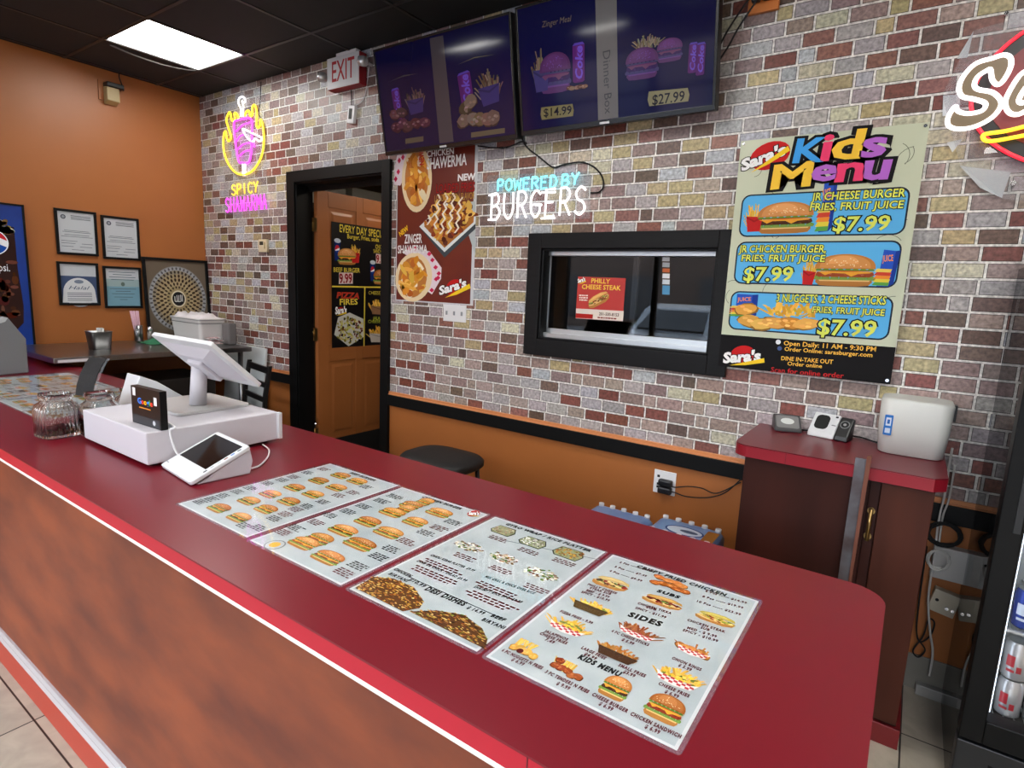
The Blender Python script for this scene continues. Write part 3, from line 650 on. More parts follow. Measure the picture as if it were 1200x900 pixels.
# menu 4
i = Ink(mpl)
def mt(t_, a, b_, h=.0078, col=MAR, bold=.05, sh_=.0): i.text(t_, a, b_, h, col, 3, bold, sh_, sp=1.22)
mt('CRISPY FRIED CHICKEN', (746.2, 664.8), (850, 699), .012, BLKI, .06, .12); mt('SUBS', (769.8, 693.8), (795.3, 701.8), .0112, BLKI, .06, .12); mt('SIDES', (735.8, 722.2), (773.5, 734.4), .0165, BLKI, .06, .12); mt('KIDS MENU', (677, 771.7), (725.3, 793.3), .0125, BLKI, .06, .12)
for t_, a, b_ in (('2 Pcs ------ $4.99', (725.8, 659.8), (764, 670.6)), ('3 Pcs ----- $7.49', (720, 665), (757, 676.3)), ('4 Pcs ----- $9.99', (713.7, 669.8), (751.4, 682)), ('6 Pcs ----- $14.99', (826.5, 693.8), (874.6, 708)), ('8 Pcs ----- $19.99', (823, 700), (870.4, 713.7)), ('10 Pcs ----- $23.99', (816.5, 705.7), (867.5, 721.6)),
                  ('PHILLY CHEESE', (688.3, 685.8), (721.7, 696.7)), ('STEAK SUB', (690.8, 690), (715, 697.5)), ('BEEF - $ 9.99', (686.7, 692.7), (713, 701)), ('SPICY - $10.99', (680.8, 694.7), (713.3, 705.2)), ('PIZZA FRIES - 9.99', (655.8, 717.5), (693.3, 731.7)),
                  ('JALAPENOS', (637.5, 740.8), (664, 751.3)), ('CHEESE FRIES', (632, 743.6), (663.3, 755.6)), ('7.49', (638.3, 750.5), (648.3, 754.7)), ('6 PC NUGGETS N FRIES', (587.5, 763.3), (634.2, 785)), ('$ 6.99', (599, 774.2), (612.5, 780.5)),
                  ('3 PC TENDERS N FRIES', (638.3, 788.6), (688.4, 812.9)), ('$ 9.99', (651.7, 802.5), (666.3, 809)), ('CHEESE BURGER', (693.3, 815.3), (734.2, 835.8)), ('$ 6.99', (701.3, 826.3), (716.7, 833.7)), ('CHICKEN SANDWICH', (738.3, 838.3), (797, 865.8)), ('$ 6.99', (755.3, 853.3), (772, 860.8)),
                  ('CHEESE FRIES', (771.3, 802.5), (806.7, 818)), ('$ 6.99', (778.7, 812), (794.2, 818.7)), ('ONION RINGS', (787, 772.5), (820.8, 786.7)), ('$ 5.99', (794.7, 780.8), (809.2, 787)), ('SMALL FRIES', (724.2, 780.8), (755.3, 794.2)), ('$3.99', (730, 788.7), (743, 794.2)), ('LARGE FRIES', (680.8, 760.3), (708.3, 773.3)), ('$4.99', (684.2, 767.5), (697.5, 773.8)),
                  ('4 PC CHEESE STICKS', (716, 740.6), (759.3, 757.6)), ('$ 5.99', (728.3, 750.8), (741.7, 756.2)), ('CHICKEN TIKKA', (747, 708), (786, 720.2)), ('SUB', (757, 712.6), (768.4, 716)), ('SPICY - $11.99', (744.3, 713.4), (779.7, 725)), ('CHICKEN STEAK', (805.2, 727.8), (849, 742)), ('SUB', (820.8, 736.6), (830.7, 739.9)), ('MED - $ 9.99', (805.2, 737), (839.2, 747.6)), ('SPICY - $10.99', (800, 739.6), (840.6, 753))):
    mt(t_, a, b_)
i.build('lettering', GLOSSY_PRINT, M4)
for fn, a, b_, h in ((lambda P: draw_nuggets(P, (190, 108, 48), 9), (763, 684), (812, 699), .05), (lambda P: draw_sub(P, (96, 66, 50), (206, 176, 116)), (692, 683.5), (737, 695), .048), (lambda P: draw_sub(P, (120, 44, 26), (196, 150, 80)), (750, 704.8), (803, 716), .038), (lambda P: draw_sub(P, (190, 170, 70), (196, 176, 84)), (813, 726), (866, 736), .038),
                     (lambda P: draw_fries(P, (84, 62, 30), cheese=True), (668, 710), (714, 725), .05), (lambda P: draw_fries(P, check=True, cheese=True), (637, 736), (690, 747), .055), (lambda P: draw_fries(P, check=True, base=(158, 86, 44)), (722, 740), (772, 754), .05), (lambda P: (draw_fries(P, check=True, n=4, base=(190, 120, 60)), draw_nuggets(P, (196, 124, 56), 5)), (792, 761), (836, 776), .05),
                     (lambda P: draw_fries(P, (70, 44, 26), base=(172, 112, 50)), (697, 763), (749, 783), .045), (lambda P: draw_fries(P, check=True, cheese=True), (765, 795.5), (823, 812.5), .055), (lambda P: draw_nuggets(P, (214, 160, 70), 5, True, True), (595, 762.5), (633, 772.5), .045), (lambda P: draw_nuggets(P, (150, 72, 32), 6, False, True), (643, 788), (686, 797), .042),
                     (lambda P: draw_burger(P), (699, 813.5), (738, 822.5), .056), (lambda P: draw_burger(P, None, (140, 50, 30)), (752.8, 836), (801, 853.5), .062)): food(M4, fn, a, b_, h)
# menu 3
i = Ink(mpl)
mt('GYRO WRAP / RICE PLATTER', (592.2, 615), (690.8, 647), .012, BLKI, .06, .12); mt('DESI DISHES', (497.3, 691.3), (542.7, 710.5), .0145, BLKI, .06, .12)
for t_, a, b_ in (('CHICKEN', (460.8, 667.9), (480, 676.7)), ('BIRYANI', (454.7, 673.2), (476, 682.5)), ('$10.99', (478.5, 680), (496, 688.7)), ('$ 14.99', (546.7, 713.2), (565.9, 720.7)), ('BEEF', (574.7, 722.7), (590.7, 728.7)), ('BIRYANI', (564, 727.3), (589.9, 737.7))): mt(t_, a, b_, .0098, BLKI, .045, .12)
for t_, a, b_ in (('CHAPLI KEBAB PLATTER  $9.99', (504, 651.3), (554.7, 670)), ('LAMB OR CHICK / SALAD $9.99', (488, 658), (545.3, 682)), ('MIX GRILL & CHICK OVER RICE', (568, 676.7), (625.3, 696.7)), ('SHRIMP / RICE 5PC  $9.99', (554.7, 688.7), (610.7, 707.3))): mt(t_, a, b_, .0085, BLKI, .04, .12)
for c_, n_ in (((521, 664), 3), ((511, 673), 3), ((588, 692), 3), ((577, 703), 3)): i.scrib(c_, .125, n_, MAR, .0085)
for c_ in ((586, 631), (622, 646), (662, 658), (546, 652), (588, 667), (630, 689)): i.scrib(c_, .06, 3, MAR, .0075)
a = mpl.uv((486, 660)); i.pp([(478, 676), (592, 727), (592.6, 726.4), (478.6, 675.4)], BLKI); i.pp([(571, 629.5), (703, 656.5), (703.2, 655.9), (571.3, 628.9)], (120, 126, 130))
i.build('lettering', GLOSSY_PRINT, M3)
gy = [(230, 226, 214), (120, 80, 60), (150, 110, 80), (96, 130, 60), (206, 196, 170), (240, 238, 230)]
for fn, a, b_, h in ((lambda P: draw_tray(P, [(160, 140, 110), (130, 104, 84), (196, 186, 150)]), (571, 622.5), (603, 629.5), .05), (lambda P: draw_tray(P, [(226, 226, 216), (110, 104, 96), (170, 170, 150), (236, 236, 230)]), (603, 636), (640, 644), .05), (lambda P: draw_tray(P, [(196, 150, 50), (166, 110, 40), (110, 70, 30), (150, 140, 60)]), (642, 649.5), (684, 658), .055),
                     (lambda P: draw_rice(P, lambda x, y: (x - .5) ** 2 / .25 + (y - .45) ** 2 / .2 < 1, gy, 80, 0, .07), (526, 641), (567, 648), .045), (lambda P: draw_rice(P, lambda x, y: (x - .5) ** 2 / .25 + (y - .45) ** 2 / .2 < 1, gy + [(206, 150, 80)], 80, 0, .07), (565, 655.5), (610, 661.5), .045), (lambda P: draw_rice(P, lambda x, y: (x - .5) ** 2 / .25 + (y - .45) ** 2 / .2 < 1, gy + [(110, 150, 70)], 80, 0, .07), (610, 673), (652, 684), .055)): food(M3, fn, a, b_, h)
BIR = [(196, 140, 56), (214, 168, 84), (168, 104, 40), (226, 190, 116), (120, 66, 34), (150, 84, 36)]
def inpoly(poly):
    def f_(x, y):
        c_ = False; n_ = len(poly)
        for a in range(n_):
            (x0, y0), (x1, y1) = poly[a], poly[a - 1]
            if (y0 > y) != (y1 > y) and x < (x1 - x0) * (y - y0) / (y1 - y0) + x0: c_ = not c_
        return c_
    return f_
for px, cols in (([(60, 372), (140, 322), (230, 330), (320, 370), (362, 430), (345, 460), (270, 475), (160, 420)], BIR), ([(300, 475), (420, 470), (540, 490), (620, 550), (642, 600), (630, 640), (560, 605), (430, 540)], BIR + [(60, 40, 30), (50, 34, 28), (90, 50, 30), (130, 140, 50)])):
    i = Ink(mpl); pts = [mpl.uv((400 + x / 3.75, 590 + y / 3.75)) for x, y in px]; i.poly([tuple(p) for p in pts], (92, 56, 26), 1)
    xs = [p.x for p in pts]; ys = [p.y for p in pts]; P = Pic(i, px[0], px[1], .05); P.a = Vector((min(xs), min(ys))); P.x = Vector((max(xs) - min(xs), 0)); P.y = Vector((0, max(ys) - min(ys)))
    nrm = [((p.x - P.a.x) / P.x.x, (p.y - P.a.y) / P.y.y) for p in pts]; draw_rice(P, inpoly(nrm), cols, 320, 0, .026); i.build('food_picture', PRINT, M3)
# menu 2 and menu 1: burgers in rows
i = Ink(mpl); mt('CHICKEN BURGER', (494, 583), (539, 597.5), .012, BLKI, .06, .12)
for x, y in ((185, 212), (240, 190), (335, 165), (400, 132), (485, 115), (555, 90), (640, 66), (700, 45), (470, 398), (535, 368), (630, 325), (690, 290), (760, 255), (850, 215), (910, 192), (975, 165)): i.scrib((290 + x / 4, 570 + y / 4), .055, 4, random.choice([BLKI, BLKI, MAR]), .007)
i.build('lettering', GLOSSY_PRINT, M2)
i = Ink(mpl); draw_logo(i, (555, 602), 7, 3.6, (549, 603.6), (561, 604), (551, 600), ((549, 604), (561, 606))); i.build('logo', PRINT, M2)
i = Ink(mpl); u = mpl.uv((322, 638.5)); i.ell(u, .024, .024, (120, 126, 130)); i.ell(u, .021, .021, (186, 192, 194), 2); i.ell(u, .013, .013, (226, 170, 60), 3); i.build('seal', PRINT, M2)
for x, y, wd in ((265, 268, .082), (338, 248, .076), (378, 335, .086), (450, 208, .084), (528, 272, .09), (565, 167, .076), (662, 218, .084), (680, 124, .078), (738, 108, .05), (768, 90, .068), (787, 168, .07), (832, 74, .05), (900, 125, .08)):
    u = mpl.uv((290 + x / 4, 570 + y / 4)); i = Ink(mpl); P = Pic(i, (0, 800), (10, 800), .05); P.a = u + Vector((-wd / 2, -.024)); P.x = Vector((wd, 0)); P.y = Vector((0, .052)); draw_burger(P, None, jit((140, 70, 34), 30)); i.build('food_picture', PRINT, M2)
i = Ink(mpl); mt('BEEF BURGER', (409.5, 554.6), (438, 564), .012, BLKI, .06, .12)
for x, y in ((115, 262), (155, 252), (195, 240), (245, 226), (290, 214), (350, 197), (400, 185), (440, 175), (490, 160), (545, 148), (270, 345), (320, 352), (375, 320), (415, 305), (450, 288), (490, 277), (545, 262), (600, 240), (650, 230), (695, 210)): i.scrib((200 + x / 3, 500 + y / 3), .045, 4, random.choice([BLKI, BLKI, MAR]), .007)
i.build('lettering', GLOSSY_PRINT, M1)
for x, y in ((170, 287), (275, 262), (350, 238), (435, 215), (520, 191), (597, 173), (240, 320), (335, 291), (415, 264), (500, 239), (582, 215), (655, 193)):
    u = mpl.uv((200 + x / 3, 500 + y / 3)); i = Ink(mpl); P = Pic(i, (0, 800), (10, 800), .05); P.a = u + Vector((-.034, -.022)); P.x = Vector((.07, 0)); P.y = Vector((0, .048)); draw_burger(P, None, jit((96, 60, 34), 30)); i.build('food_picture', PRINT, M1)
for k_, (src, x0, lb) in enumerate(((M2, -4.062, 'farthest laminated menu, lying beside the grey kiosk'), (M4, -3.722, 'laminated menu in front of the black stand, second from the grey kiosk'), (M1, -3.382, 'laminated menu under the foot of the black stand, third from the grey kiosk'), (M3, -3.042, 'laminated menu behind the glass jars, beside the cash drawer'))):
    dup(src, (x0 - (src.location.x - MW / 2), -1.912 - (src.location.y - MH / 2), 0), lb)

# ---- cash drawer and what stands on it
dz = CT + .012; DT_ = 1.028
wm = mat('white_metal', (198, 195, 202), .45, spec=.3); wm2 = mat('white_face', (208, 210, 213), .35, spec=.3)
cdw = thing('cash_drawer', 'wide flat white cash drawer on the red counter', 'cash drawer', (-2.12, -1.68, CT))
MB().box((-2.372, -1.914, dz), (-1.892, -1.462, DT_)).build('body', wm, cdw, bevel=.004)
MB().box((-1.898, -1.47, dz + .004), (-1.878, -1.456, DT_ - .001)).build('drawer_front', wm2, cdw, bevel=.002)
for x, y in ((-2.34, -1.88), (-1.93, -1.88), (-2.34, -1.5), (-1.93, -1.5)): MB().cyl((x, y, CT), (x, y, dz + .001), .012, seg=12).build('foot', blk2, cdw)
# point-of-sale screen seen from behind
pos = thing('register_screen', 'white register screen on a round pole, seen from behind, on the cash drawer', 'register', (-2.2, -1.61, DT_))
bp = MB(); bp.prism([(x, y, DT_ + .0005) for x, y in rrect(-2.345, -1.748, -2.045, -1.478, .02)], (0, 0, .011)); bp.build('base_plate', mat('silver_base', (196, 196, 196), .35, .25), pos, bevel=.002)
MB().cyl((-2.143, -1.628, DT_ + .0115), (-2.15, -1.612, 1.2), .029, .026, 24).build('pole', wm, pos)
ax = Vector((-1, 0, 0)); up_ = Vector((0, -.178, .164)).normalized(); nn_ = ax.cross(up_)      # nn_ points to the cashier
Cc = Vector((-2.115, -1.608, 1.209)); Mt = Matrix((ax, up_, nn_)).transposed().to_4x4(); Mt.translation = Cc
b1 = MB(); pr1 = [Vector((x, y, -.006)) for x, y in rrect(-.207, -.121, .207, .121, .012)]; b1.prism(pr1, (0, 0, .016), M=Mt); b1.build('screen_housing', wm2, pos, bevel=.002)
b1 = MB(); inn = [(-.17, -.09), (.17, -.09), (.17, .09), (-.17, .09)]; oo = [(-.09, -.06), (.09, -.06), (.09, .05), (-.09, .05)]
A_ = [Mt @ Vector((x, y, -.006)) for x, y in inn]; B_ = [Mt @ Vector((x, y, -.026)) for x, y in oo]
b1.face(B_[::-1])
for k_ in range(4): b1.face([A_[k_], B_[k_], B_[(k_ + 1) % 4], A_[(k_ + 1) % 4]][::-1])
b1.build('back_hump', wm, pos, bevel=.002); b1 = MB(); b1.box((-.05, -.075, -.04), (.05, .03, -.02), M=Mt); b1.build('pole_mount', wm, pos, bevel=.006)
b1 = MB(); b1.box((-.19, -.104, .0101), (.19, .104, .0112), M=Mt); b1.build('screen', mat('dark_screen', (14, 13, 15), .14, spec=.25), pos)
# small white receipt printer wedge behind
rp = thing('receipt_printer', 'white wedge-shaped receipt printer behind the cash drawer, past the black review sign', 'printer', (-2.55, -1.6, CT))
pr = [(-1.70, DT_ + .0005), (-1.47, DT_ + .0005), (-1.47, DT_ + .02), (-1.60, DT_ + .085), (-1.645, DT_ + .085)]
# profile in the XZ plane so that the ridge runs along Y
PXX = -2.40; pf = [onX(x, y, PXX) for x, y in ((145.5, 475.5), (164, 440.5), (184, 447), (217, 465.5))]; d0 = pf[0] - pf[1]; pf[0] = pf[1] + d0 * ((CT + .0005 - pf[1].z) / d0.z); pf[0].y = max(pf[0].y, -1.78); pf.append(Vector((PXX, pf[3].y, CT + .0005)))
q0 = MB(); q0.prism(pf, (-.11, 0, 0)); q0.build('body', wm2, rp, bevel=.004)
qd = (pf[3] - pf[2]); MB().prism([pf[2] + qd * f1 + Vector((dx_, 0, .0008)) for f1, dx_ in ((.2, -.02), (.45, -.02), (.45, -.09), (.2, -.09))], (0, 0, .001)).build('paper_slot', mat('slot_grey', (150, 150, 150), .5), rp)
# black review sign
gs = thing('review_sign', 'small black tap-to-review sign with coloured search-engine lettering on the cash drawer', 'sign', (-1.98, -1.875, DT_))
g0, g1 = onZ(155.5, 494.6, DT_), onZ(189, 505, DT_); gx = (g1 - g0); gx.z = 0; L_ = gx.length; gx.normalize(); gy_ = Vector((-gx.y, gx.x, 0))
Mg = Matrix((gx, gy_, Vector((0, 0, 1)))).transposed().to_4x4(); Mg.translation = Vector((g0.x, g0.y, DT_ + .0005))
MB().box((0, 0, 0), (L_, .022, .123), M=Mg).build('block', mat('black_acrylic', (12, 12, 13), .35, spec=.3), gs, bevel=.001)
gp = Plane(Mg @ Vector((0, -.0004, 0)), gx, (0, 0, 1)); i = Ink(gp)
i.poly([(.004, 0.002), (L_ - .004, .002), (L_ - .004, .03), (.004, .03)], (52, 54, 58))
for ch, x0, x1, cc in (('G', .04, .06, (66, 133, 244)), ('o', .062, .075, (234, 67, 53)), ('o', .077, .09, (251, 188, 5)), ('g', .092, .105, (66, 133, 244)), ('l', .107, .110, (52, 168, 83)), ('e', .112, .125, (234, 67, 53))): i.textuv(ch, (x0 * L_ / .165, .07), (x1 * L_ / .165, .07), .018, cc, 2, .03)
i.poly([(.05, .056), (.12, .056), (.12, .059), (.05, .059)], (226, 150, 60)); i.ell((L_ * .78, .017), .008, .008, (196, 200, 204), 2)
for x, y in ((.012, .1), (L_ - .035, .083)): i.poly([(x, y - .008), (x + .018, y - .008), (x + .018, y + .018), (x, y + .018)], (226, 226, 230))
i.build('lettering', GLOSSY_PRINT, gs)
# card reader
Bq, Lq, Tq, Rq = onZ(223, 566, .926), onZ(187, 544, .926), onZ(252.7, 504.4, 1.004), onZ(289, 521, 1.004)
ux = (Bq - Lq + Rq - Tq); ux.z = 0; ux.normalize(); uy = Vector((-ux.y, ux.x, 0)); W_ = ((Bq - Lq).length + (Rq - Tq).length) / 2
c0 = (Bq + Lq) / 2; c1 = (Tq + Rq) / 2; dl = (c1 - c0).dot(uy); 
cr = thing('card_reader', 'white tilted card reader with a dark screen at the corner of the cash drawer', 'card reader', ((c0 + c1).x / 2, (c0 + c1).y / 2, CT))
dvec = Vector((uy.x * dl, uy.y * dl, c1.z - c0.z)); Ld = dvec.length; dv = dvec.normalized(); nrm_ = ux.cross(dv)
Mc = Matrix((ux, dv, nrm_)).transposed().to_4x4(); Mc.translation = c0
q = MB(); q.prism([Vector((x, y, -.012)) for x, y in rrect(-W_ / 2, 0, W_ / 2, Ld, .012)], (0, 0, .012), M=Mc); q.build('face_plate', wm2, cr, bevel=.002)
q = MB(); q.prism([Vector((x, y, 0)) for x, y in rrect(-W_ / 2 + .014, Ld * .3, W_ / 2 - .022, Ld * .93, .002)], (0, 0, .0006), M=Mc); q.build('screen', mat('dark_screen', (14, 13, 15), .14, spec=.25), cr)
cpl = Plane(c0, ux, dv); i = Ink(cpl)
for k_, (cc) in enumerate(((60, 66, 76), (170, 174, 178), (180, 184, 188), (130, 60, 60), (70, 120, 190), (90, 96, 104))):
    v0 = Ld * (.24 + .115 * k_); i.poly([(W_ / 2 - .016, v0), (W_ / 2 - .008, v0), (W_ / 2 - .008, v0 + .012), (W_ / 2 - .016, v0 + .012)], cc)
i.poly([(-W_ / 2 + .006, .018), (-W_ / 2 + .022, .018), (-W_ / 2 + .022, .021), (-W_ / 2 + .006, .021)], (110, 114, 120)); i.build('icons', GLOSSY_PRINT, cr)
# body below the face: wedge with an overhanging lower lip
q = MB(); yb = dl * 1.0; prof = [(dl * .12, CT + .0005), (yb + .002, CT + .0005), (yb + .012, CT + .04), (yb + .004, c1.z - .012), (dl * .42, c0.z + (c1.z - c0.z) * .42 - .013), (dl * .30, CT + .012)]
Mw = Matrix((ux, uy, Vector((0, 0, 1)))).transposed().to_4x4(); Mw.translation = Vector((c0.x, c0.y, 0))
q.prism([(-W_ / 2 + .006, y, z_) for y, z_ in prof], (W_ - .012, 0, 0), M=Mw); q.build('body', wm, cr, bevel=.004)
cable('reader_cable', [onZ(196, 495, DT_ + .004), onZ(205, 501, DT_ + .008), Vector((-1.878, -1.85, 1.025)), Vector((-1.868, -1.84, .96)), Vector((-1.862, -1.81, CT + .006))], .0035, whitep, 'thick white cable hanging over the cash drawer edge behind the card reader')
cable('power_cable', [onZ(294, 549, CT + .004), onZ(305, 545, CT + .004), onZ(314, 535, CT + .004), onZ(315, 527, CT + .004), onZ(308, 521, CT + .004)], .003, whitep, 'thin white cable looping on the counter right of the card reader')
# ---- glass jars
jg = mat('jar_glass', (246, 250, 250), 0.0, transm=1)
def jar(x, y, r, h, rot, label, sq=3.4, rib=.02, nr=28):
    J = thing('glass_jar', label, 'jar', (x, y, CT), 'glass tip jars by the cash drawer')
    z0 = .0006
    prof = [(z0, r * .002), (z0, r * .9), (.006, r), (h * .62, r), (h * .74, r * .9), (h * .8, r * .68), (h * .86, r * .66), (h * .88, r * .74), (h * .94, r * .74), (h * .97, r * .7), (h, r * .72), (h, r * .66), (h * .9, r * .62), (h * .78, r * .64), (h * .7, r * .86), (h * .6, r * .95), (.016, r * .94), (.012, r * .002)]
    MB().lathe((x, y, CT), prof, 168, sq, rib, nr, rot=rot).build('glass_body', jg, J)
    return J
jar(-2.52, -1.945, .062, .158, .1, 'ribbed glass jar with a red wrapped candy inside, nearest the counter edge')
jar(-2.432, -1.838, .055, .16, .1, 'glass jar with paper notes inside, touching the left end of the cash drawer', 5, .0, 1)
jar(-2.60, -1.66, .055, .13, .1, 'smaller glass jar behind the cash drawer and the other jars', 5, .006, 20)
cz = MB()
for _ in range(5): 
    a = random.uniform(0, 6.28); cz.lathe((-2.507 + .02 * math.cos(a), -1.95 + .02 * math.sin(a), CT + .018), [(0, .002), (.004, .014), (.012, .016), (.02, .006)], 10, caps=(True, True))
cz.build('wrapped_candy', mat('red_wrapper', (206, 56, 80), .3), None, 'red wrapped candy lying inside the ribbed glass jar', 'candy')
nb = MB()
for k_ in range(4):
    M_ = Matrix.Translation((-2.435, -1.84, CT + .018 + k_ * .004)) @ Matrix.Rotation(k_ * .9, 4, 'Z') @ Matrix.Rotation(.25 * (-1) ** k_, 4, 'X'); nb.box((-.03, -.014, 0), (.03, .014, .001), M=M_)
nb.build('paper_note', mat('note_paper', (170, 176, 150), .7), None, 'folded paper notes inside the plain glass jar', 'paper')
# ---- black sign in an acrylic stand
bs = thing('tabletop_sign', 'slanted black sign in a clear acrylic stand on the far menus', 'sign', (-3.3, -1.6, CT))
b0, b1_ = onZ(88, 463, CT + .006), onZ(108, 465, CT + .006); xv = (b1_ - b0); xv.z = 0; wd = xv.length; xv.normalize(); yv = Vector((-xv.y, xv.x, 0))
Mb = Matrix((xv, yv, Vector((0, 0, 1)))).transposed().to_4x4(); Mb.translation = Vector((b0.x, b0.y, CT + .006))
prf = [(0, 0), (.010, .05), (.028, .10), (.055, .15), (.075, .175)]
q = MB(); rows = [[Mb @ Vector((0, y, z_)), Mb @ Vector((wd, y, z_)), Mb @ Vector((wd, y + .004, z_)), Mb @ Vector((0, y + .004, z_))] for y, z_ in [(p[0] * 1.2, p[1]) for p in prf]]
q.grid(rows, True, smooth=False, caps=(True, True)); q.build('black_insert', mat('black_card_print', (22, 22, 24), .75, noise=.6, nscale=14, stretch=(18, 18, .4)), bs)
q = MB(); rows = [[Mb @ Vector((-.004, y, z_)), Mb @ Vector((wd + .014, y, z_)), Mb @ Vector((wd + .014, y + .002, z_)), Mb @ Vector((-.004, y + .002, z_))] for y, z_ in [(p[0] * 1.2 + .0046, p[1]) for p in prf]]
q.grid(rows, True, smooth=False, caps=(True, True)); q.box((-.004, .0, -.0005), (wd + .014, .09, .0015), M=Mb); q.build('acrylic_stand', glass('clear_acrylic', ior=1.49, haze=.1, hazecol=(200, 206, 212)), bs)
# ---- grey kiosk
kz = thing('grey_kiosk', 'grey angular kiosk housing at the left end of the counter', 'kiosk', (-4.4, -1.63, CT))
kp = [(-.86, 0), (0.0, 0), (.03, .195), (-.22, .325), (-.25, .33), (-.86, .2)]
pA = [onZ(34.5, 437, CT), onZ(-60, 448, CT)]; P1, P2, P3 = onZ(34.5, 437, CT), None, None
dirk = (onZ(0, 440.5, CT) - P1); dirk.z = 0; dirk.normalize(); 
def kv(px, py):          # meet the sight line with the vertical plane through the kiosk's visible side
    nv = Vector((-dirk.y, dirk.x, 0)); d = ray(px, py); t_ = (P1 - CAM).dot(nv) / d.dot(nv); return CAM + d * t_
sil = [kv(34.5, 437), kv(31, 397), kv(9.5, 372), kv(2, 370.5), kv(-25, 385), kv(-40, 441)]; sil[0].z = CT + .0005; sil[-1].z = CT + .0005
back_ = Vector((-dirk.y, dirk.x, 0)); back_ = back_ if back_.x < 0 else -back_
MB().prism(sil, back_ * .3).build('housing', mat('grey_plastic', (124, 126, 130), .45), kz, bevel=.008, bseg=3)
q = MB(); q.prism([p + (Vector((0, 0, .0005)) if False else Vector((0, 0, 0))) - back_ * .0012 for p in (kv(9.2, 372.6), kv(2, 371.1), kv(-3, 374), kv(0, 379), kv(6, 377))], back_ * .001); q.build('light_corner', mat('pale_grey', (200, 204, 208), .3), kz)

# ================================================================== LEFT CORNER
TZ = .978
tb_ = thing('steel_table', 'stainless steel work table along the orange wall behind the counter', 'table', (-4.7, -.75, 0))
MB().box((XL + .05, -1.42, TZ - .035), (-4.25, -.14, TZ)).build('table_top', steel, tb_, bevel=.004)
for x, y in ((-5.05, -1.22), (-4.31, -1.22), (-5.05, -.2), (-4.31, -.2)): MB().cyl((x, y, .03), (x, y, TZ - .034), .02, seg=14).build('leg', steel, tb_)
for x, y in ((-5.05, -1.22), (-4.31, -1.22), (-5.05, -.2), (-4.31, -.2)): MB().cyl((x, y, 0), (x, y, .03), .014, .022, seg=14).build('foot', matte, tb_)
MB().box((-5.08, -1.25, .28), (-4.29, -.18, .3)).build('lower_shelf', steel, tb_, bevel=.003)
q = MB(); q.box((-4.2495, -1.40, TZ - .03), (-4.2485, -1.17, TZ - .012)); q.build('label_strip', whitep, tb_)
bxl = MB().box((-5.0, -1.16, .302), (-4.5, -.3, .74)).build('storage_bin', mat('dark_bin', (34, 26, 22), .6), None, 'large dark storage bin under the steel table', 'bin', bevel=.01)
# steel caddy with sugar packets
cd_ = thing('sugar_caddy', 'square steel caddy full of packets on the steel table', 'caddy', (-4.6, -1.03, TZ))
q = MB(); r0, r1, h_ = .055, .066, .118
for a, b_ in ((1, 1),): q.lathe((-4.62, -1.04, TZ + .0005), [(0, .01), (0, r0), (h_, r1), (h_ + .006, r1 + .004), (h_ + .006, r1 - .003), (.01, r0 - .004)], 48, 6)
q.build('steel_box', steel, cd_)
for k_ in range(7):
    x, y = -4.62 + random.uniform(-.022, .022), -1.04 + random.uniform(-.022, .022); M_ = Matrix.Translation((x, y, TZ + .078)) @ Matrix.Rotation(random.uniform(0, 3), 4, 'Z') @ Matrix.Rotation(random.uniform(-.3, .3), 4, 'X')
    MB().box((-.018, -.002, -.02), (.018, .002, .068), M=M_).build('sugar_packet', mat('packet_paper', (224, 222, 220), .7), None, 'paper sugar packets standing in the square steel caddy', 'packet', 'sugar packets in the steel caddy')
# straw holder with straws
sx, sy = -5.03, -.62
sh_ = thing('straw_holder', 'slotted steel holder with straws on the steel table', 'holder', (sx, sy, TZ))
q = MB(); q.lathe((sx, sy, TZ + .0005), [(0, .005), (0, .03), (.125, .03), (.125, .0265), (.006, .0265), (.006, .005)], 24); q.build('steel_cup', steel, sh_)
for k_ in range(8):
    q = MB()
    for j in range(8): a = 2 * math.pi * k_ / 8; q.box((-.004, .0302, .015 + j * .0135), (.004, .0308, .023 + j * .0135), M=Matrix.Translation((sx, sy, TZ)) @ Matrix.Rotation(a, 4, 'Z'))
    q.build('slot_row', matte, sh_)
for k_ in range(9):
    a = 2 * math.pi * k_ / 9; p = Vector((sx + .015 * math.cos(a), sy + .015 * math.sin(a), TZ + .008)); d = Vector((.012 * math.cos(a), -.022 + .012 * math.sin(a), .23))
    MB().cyl(p, p + d, .0045, seg=8).build('paper_straw', mat('pink_white_straw', (226, 196, 206), .6, rgb2=(206, 150, 170), nscale=60, stretch=(1, 1, .05)), None, 'pink and white paper straws leaning in the slotted steel holder', 'straw', 'paper straws in the steel holder')
q = thing('salt_shaker', 'small steel-topped shaker beside the straw holder', 'shaker', (sx + .02, sy + .075, TZ))
MB().cyl((sx + .02, sy + .075, TZ + .0005), (sx + .02, sy + .075, TZ + .08), .022, .02, 18).build('glass_body', mat('shaker_body', (120, 116, 110), .2), q); MB().cyl((sx + .02, sy + .075, TZ + .08), (sx + .02, sy + .075, TZ + .115), .022, .016, 18).build('lid', chrome, q)
# green cloth
gc = MB(); rows = []
c_ = onZ(184, 402, TZ); 
for a in range(9):
    rows.append([(c_.x - .13 + .26 * a / 8, c_.y - .10 + .2 * b_ / 8, TZ + .001 + (.045 * math.exp(-((a - 4) / 2.2) ** 2 - ((b_ - 4) / 2.4) ** 2)) + random.uniform(0, .004)) for b_ in range(9)])
gc.grid(rows, False); gc.grid([[(p[0], p[1], TZ + .0004) for p in r_] for r_ in rows], False); gc.build('green_cloth', mat('green_cloth', (40, 110, 76), .85), None, 'crumpled green cloth on the steel table behind the register screen', 'cloth')
